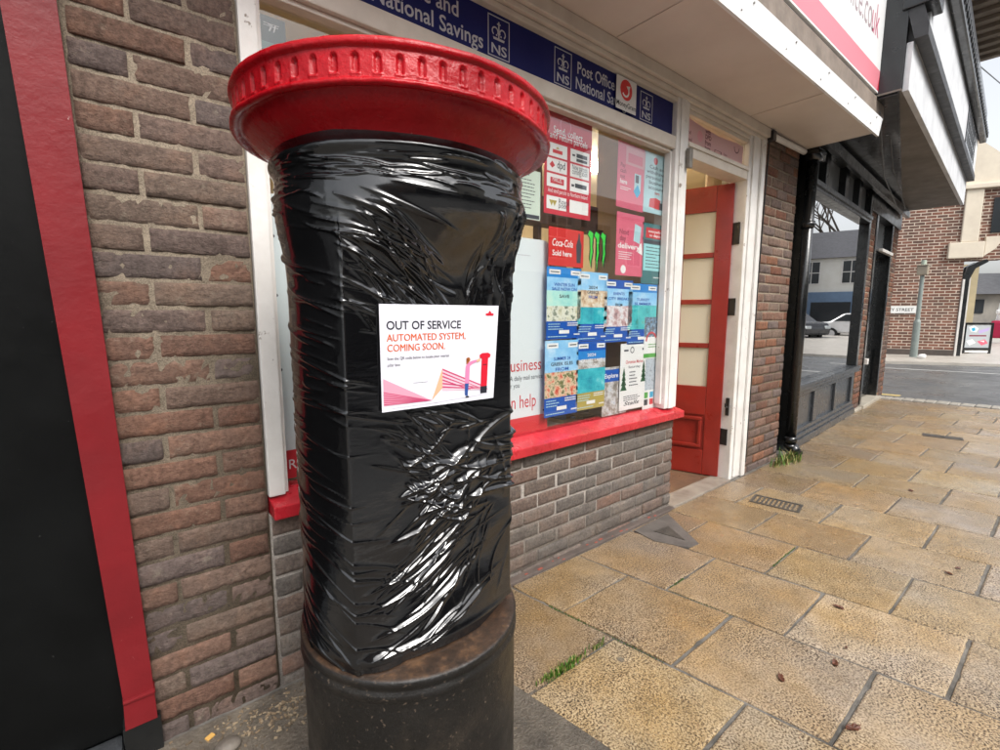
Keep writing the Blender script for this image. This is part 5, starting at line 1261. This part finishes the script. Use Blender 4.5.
# A-board
cA = CAM+(groundp(976, 348, .15)-CAM)*.86; dep = float((cA-CAM)@np.array([.622, .772, 0])); L = 26.5/470*dep
ru = np.array([.70, -.71, 0]); c1 = cA-ru*L/2
ab = empty('a_board', (c1[0], c1[1], .15), math.atan2(ru[1], ru[0]), 'black framed pavement advertising board with a bright picture, on the far pavement', 'advertising board')
H_ = 31/470*dep
mb = MB()
for a in ((0, .0, .06, H_), (L-.06, .0, L, H_), (.06, H_-.06, L-.06, H_), (.06, .10, L-.06, .17), (.06, 0.03, L-.06, .09)): mb.bbox(a[0], -.02, a[1], a[2], .02, a[3], .004)
mb.build('frame', m_black, ab)
p = Print(L-.12, H_-.24); w, h = p.w, p.h; p.sheet(flat('aboard_grey', (.42, .45, .47)))
p.poly([(.1*w, .9*h), (.3*w, .98*h), (.5*w, .85*h), (.42*w, .68*h), (.2*w, .72*h)], m_pw); p.poly([(.5*w, .75*h), (.95*w, .9*h), (.9*w, .75*h), (.55*w, .62*h)], flat('aboard_lilac', (.45, .36, .62))); p.poly([(.05*w, .3*h), (.3*w, .38*h), (.45*w, .22*h), (.2*w, .1*h)], m_pw); p.poly([(.5*w, .28*h), (.8*w, .38*h), (.95*w, .2*h), (.7*w, .1*h)], m_pk); p.rect(.15*w, .5*h, .85*w, .56*h, flat('ink_maroon', (.22, .02, .05))); p.up(); p.poly([(.2*w, .85*h), (.34*w, .9*h), (.38*w, .76*h), (.26*w, .72*h)], m_cy); p.poly([(.6*w, .3*h), (.8*w, .32*h), (.78*w, .24*h)], m_pw)
q = p.build('picture_panel', (.06, -.005, .17), (1, 0, 0), (0, -1, 0), ab)
mb = MB(); mb.box(.06, -.008, .095, L-.06, .008, .1); mb.bbox(.08, -.021, .035, L-.08, -.0205, .085, .0001); mb.build('caption_strip', m_pw, ab)
# distant things at the right edge
db = empty('distant_building', (40, 1.2, .15), R(-50), 'grey stone distant building with dark roof at the far right edge', 'building')
mb = MB(); mb.box(-8, 0, 0, 6, 6, 2.3); mb.build('wall', pm('distant_stone', (.30, .28, .24), (.17, .16, .15), 1, .8, .2, 5), db)
mb = MB(); mb.prism([(-.4, 2.301), (3, 3.7), (6.4, 2.301)], 'x', -8.3, 6.3); mb.build('roof', pm('distant_slate', (.07, .07, .075), None, 2, .6, .2, 5), db)
for x in (-5, -2, 1): mb = MB(); mb.box(x, -.05, 1.2, x+.7, -.001, 2.0); mb.build('window', _pm['dark_window'], db)
ds = empty('street_display', (27.5, .45, .15), 0, 'crimson and white shop display standing beyond the advertising board', 'display')
mb = MB(); mb.bbox(-.3, -.3, .2, .3, .3, .9, .1); mb.build('crimson_cloth', flat('crimson_cloth', (.40, .015, .06), .7), ds)
mb = MB(); mb.tube((0, 0, .9), (0, 0, 1.6), .2, .14, 12); mb.bbox(-.26, -.2, 1.15, .26, .2, 1.35, .08); mb.build('white_cover', m_pw, ds)

# ================================================================== OTHER SIDE OF THE STREET (behind the camera; seen mirrored in glass and film)
def house(name, loc, rz, W, Hh, wallm, label, nwin, roofh=1.8, depth=6, shop=None, winm=None):
    e = empty(name, loc, rz, label, 'house'); mb = MB(); mb.box(-W/2, 0, 0, W/2, depth, Hh); mb.build('wall', wallm, e)
    mb = MB(); mb.prism([(-.3, Hh+.002), (depth/2, Hh+roofh), (depth+.3, Hh+.002)], 'x', -W/2-.15, W/2+.15); rf = mb.build('roof', pm('slate_roof', (.085, .085, .095), (.06, .06, .065), 4, .5, .4, 8), e)
    mb = MB(); mb.box(W/2-1.2, depth/2-.5, Hh+roofh-.6, W/2-.4, depth/2+.5, Hh+roofh+1.1); mb.build('chimney', m_fb, rf)
    for st in range(2):
        for k in range(nwin):
            if st == 0 and shop: continue
            x = -W/2+W*(k+.5)/nwin; z = .9+2.6*st
            mb = MB(); mb.bbox(x-.55, -.05, z-.08, x+.55, -.001, z+1.55, .01); fr = mb.build('window', m_white, e)
            mb = MB()
            for a, b in ((-.46, -.03), (.03, .46)):
                for c_, d_ in ((0, .7), (.76, 1.46)): mb.box(x+a, -.062, z+c_, x+b, -.051, z+d_)
            mb.build('pane', _pm['dark_window'], fr)
    if shop:
        mb = MB(); mb.bbox(-W/2+.3, -.15, .02, W/2-.3, -.001, 2.9, .03); sf = mb.build('shopfront', shop, e)
        mb = MB()
        for k in range(3): x = -W/2+.7+(W-1.4)*k/3; mb.box(x, -.17, .7, x+(W-1.4)/3-.25, -.151, 2.2)
        mb.build('shop_window', _pm['dark_window'], sf)
    return e
m_crm = pm('cream_render', (.66, .62, .52), (.55, .51, .43), 2, .8, .2, 10)
bluem = pm('blue_shopfront', (.14, .22, .34), None, 3, .4, .1, 10)
for i, (x, W, Hh, mm, nw, sh, lab) in enumerate([(-5.5, 7, 5.2, m_fb, 3, None, 'plain brick house across the street behind the camera'), (2.0, 7.8, 5.6, m_crm, 3, m_blacks, 'cream house with dark shopfront opposite the post office'), (10.2, 8.4, 7.6, m_crm, 3, m_charcoal, 'tall cream house with grey shopfront mirrored in the poster window'), (18.8, 8.4, 5.4, m_crm, 4, None, 'cream house mirrored far along the shop window')]):
    house('terraced_house', (x, -11.0, -.07), math.pi, W, Hh, mm, lab, nw, shop=sh)
# white house and parked cars mirrored in the black shop's window
dx, dy = 6.0, .1+CAMD
rdir = Vector((math.cos(2*SA-math.atan2(dy, dx)), math.sin(2*SA-math.atan2(dy, dx)), 0))
P0 = Vector((6.0, .1, 0)); side = Vector((-rdir.y, rdir.x, 0))
hp = P0+rdir*34; house('white_house', (hp.x, hp.y, -.07), math.atan2(rdir.y, rdir.x)-math.pi/2, 9, 5.2, pm('white_house_render', (.74, .73, .68), (.66, .64, .58), 2, .8, .1, 10), 'white house with slate roof and blue shopfront mirrored in the black shop window', 4, 2.2, shop=bluem)
hp2 = P0+rdir*30-side*8.0; house('brick_house', (hp2.x, hp2.y, -.07), math.atan2(rdir.y, rdir.x)-math.pi/2, 6, 7.5, m_fb, 'tall brown brick house mirrored at the left of the black shop window', 2)
def car(loc, rz, paint, label):
    e = empty('parked_car', loc, rz, label, 'car', 'cars mirrored in the shop window')
    prof = [(-2.05, .35), (-2.1, .75), (-1.95, .92), (-1.35, .98), (-.75, 1.42), (.65, 1.45), (1.35, 1.02), (1.95, .95), (2.1, .7), (2.08, .35)]
    mb = MB(); mb.prism([(x, z) for x, z in prof], 'y', -.82, .82); o = mb.build('body', paint, e); bv = o.modifiers.new('bevel', 'BEVEL'); bv.width = .10; bv.segments = 3
    mb = MB()
    for y in (-.835, .825): mb.prism([(-1.2, 1.0), (-.68, 1.36), (-.05, 1.38), (-.05, 1.0)], 'y', y, y+.01); mb.prism([(.02, 1.0), (.02, 1.38), (.6, 1.38), (1.15, 1.02)], 'y', y, y+.01)
    mb.build('side_window', _pm['dark_window'], e)
    for x in (-1.3, 1.3):
        for y in (-.76, .76):
            mb = MB(); mb.tube((x, y-.1, .32), (x, y+.1, .32), .32, n=24); wh = mb.build('wheel', flat('tyre_black', (.02, .02, .02), .8), e)
            mb = MB(); mb.tube((x, y-.105, .32), (x, y+.105, .32), .2, n=16); mb.build('rim', flat('rim_grey', (.45, .45, .46), .3), wh)
    for y in (-.6, .6):
        mb = MB(); mb.bbox(2.0, y-.16, .66, 2.13, y+.16, .8, .03); mb.build('headlight', m_pale, e); mb = MB(); mb.bbox(-2.13, y-.14, .7, -2.02, y+.14, .86, .03); mb.build('tail_light', m_r, e)
    return e
c1 = P0+rdir*26+side*1.6; car((c1.x, c1.y, -.07), math.atan2(rdir.y, rdir.x)+math.pi/2+.1, pm('white_car_paint', (.75, .75, .75), None, 2, .2, 0, coat=.6), 'white parked car mirrored in the black shop window')
c2 = P0+rdir*23-side*1.9; car((c2.x, c2.y, -.07), math.atan2(rdir.y, rdir.x)+math.pi/2+.7, pm('dark_car_paint', (.04, .04, .045), None, 2, .2, 0, coat=.6), 'dark parked car mirrored left of the white one')
def bare_tree(loc, h, label):
    e = empty('bare_tree', loc, 0, label, 'tree'); rnd = random.Random(4); tk = MB(); cr = MB()
    def grow(p, d, l, r, k, mb_):
        q = p+d*l; mb_.tube(p, q, r, r*.7, 6, caps=False)
        if k == 0: return
        for _ in range(3 if k > 1 else 4):
            nd = (d+Vector((rnd.uniform(-.8, .8), rnd.uniform(-.8, .8), rnd.uniform(-.15, .5)))).normalized(); grow(q, nd, l*rnd.uniform(.6, .85), r*.6, k-1, cr)
    grow(Vector((0, 0, 0)), Vector((0, 0, 1)), h*.35, h*.022, 5, tk)
    mt = pm('bark_brown', (.09, .07, .055)); tk.build('trunk', mt, e); cr.build('crown', mt, e, fixn=False); return e
tp = P0+rdir*46+side*1.5; bare_tree((tp.x, tp.y, 0), 13, 'bare winter tree mirrored above the white house in the shop window')

# ================================================================== LIGHT
w = bpy.data.worlds.new('World'); sc.world = w; w.use_nodes = True; nt = w.node_tree
bg = nt.nodes['Background']; sky = nt.nodes.new('ShaderNodeTexSky'); sky.sky_type = 'NISHITA'; sky.sun_disc = False
EL, AZ = 48.0, 186.0      # sun over the street, behind the camera
sky.sun_elevation = R(EL); sky.sun_rotation = R(AZ); sky.air_density = 1.0; sky.dust_density = 4.0; sky.ozone_density = 1.0
hs = nt.nodes.new('ShaderNodeHueSaturation'); hs.inputs['Saturation'].default_value = .22; hs.inputs['Value'].default_value = 1.0
nt.links.new(sky.outputs[0], hs.inputs['Color']); nt.links.new(hs.outputs[0], bg.inputs['Color']); bg.inputs['Strength'].default_value = .15
sd = Vector((math.sin(R(AZ))*math.cos(R(EL)), math.cos(R(AZ))*math.cos(R(EL)), math.sin(R(EL))))
sl = bpy.data.lights.new('sun', 'SUN'); sl.energy = 1.0; sl.angle = R(18); sl.color = (1, .96, .90)
so = bpy.data.objects.new('sun', sl); col.objects.link(so); so.rotation_euler = (-sd).to_track_quat('-Z', 'Y').to_euler(); so.location = (0, -5, 8)
sc.view_settings.view_transform = 'Standard'; sc.view_settings.look = 'None'; sc.view_settings.exposure = 1.0; sc.view_settings.gamma = 1
sc.render.engine = 'CYCLES'; sc.cycles.max_bounces = 8; sc.cycles.transparent_max_bounces = 12
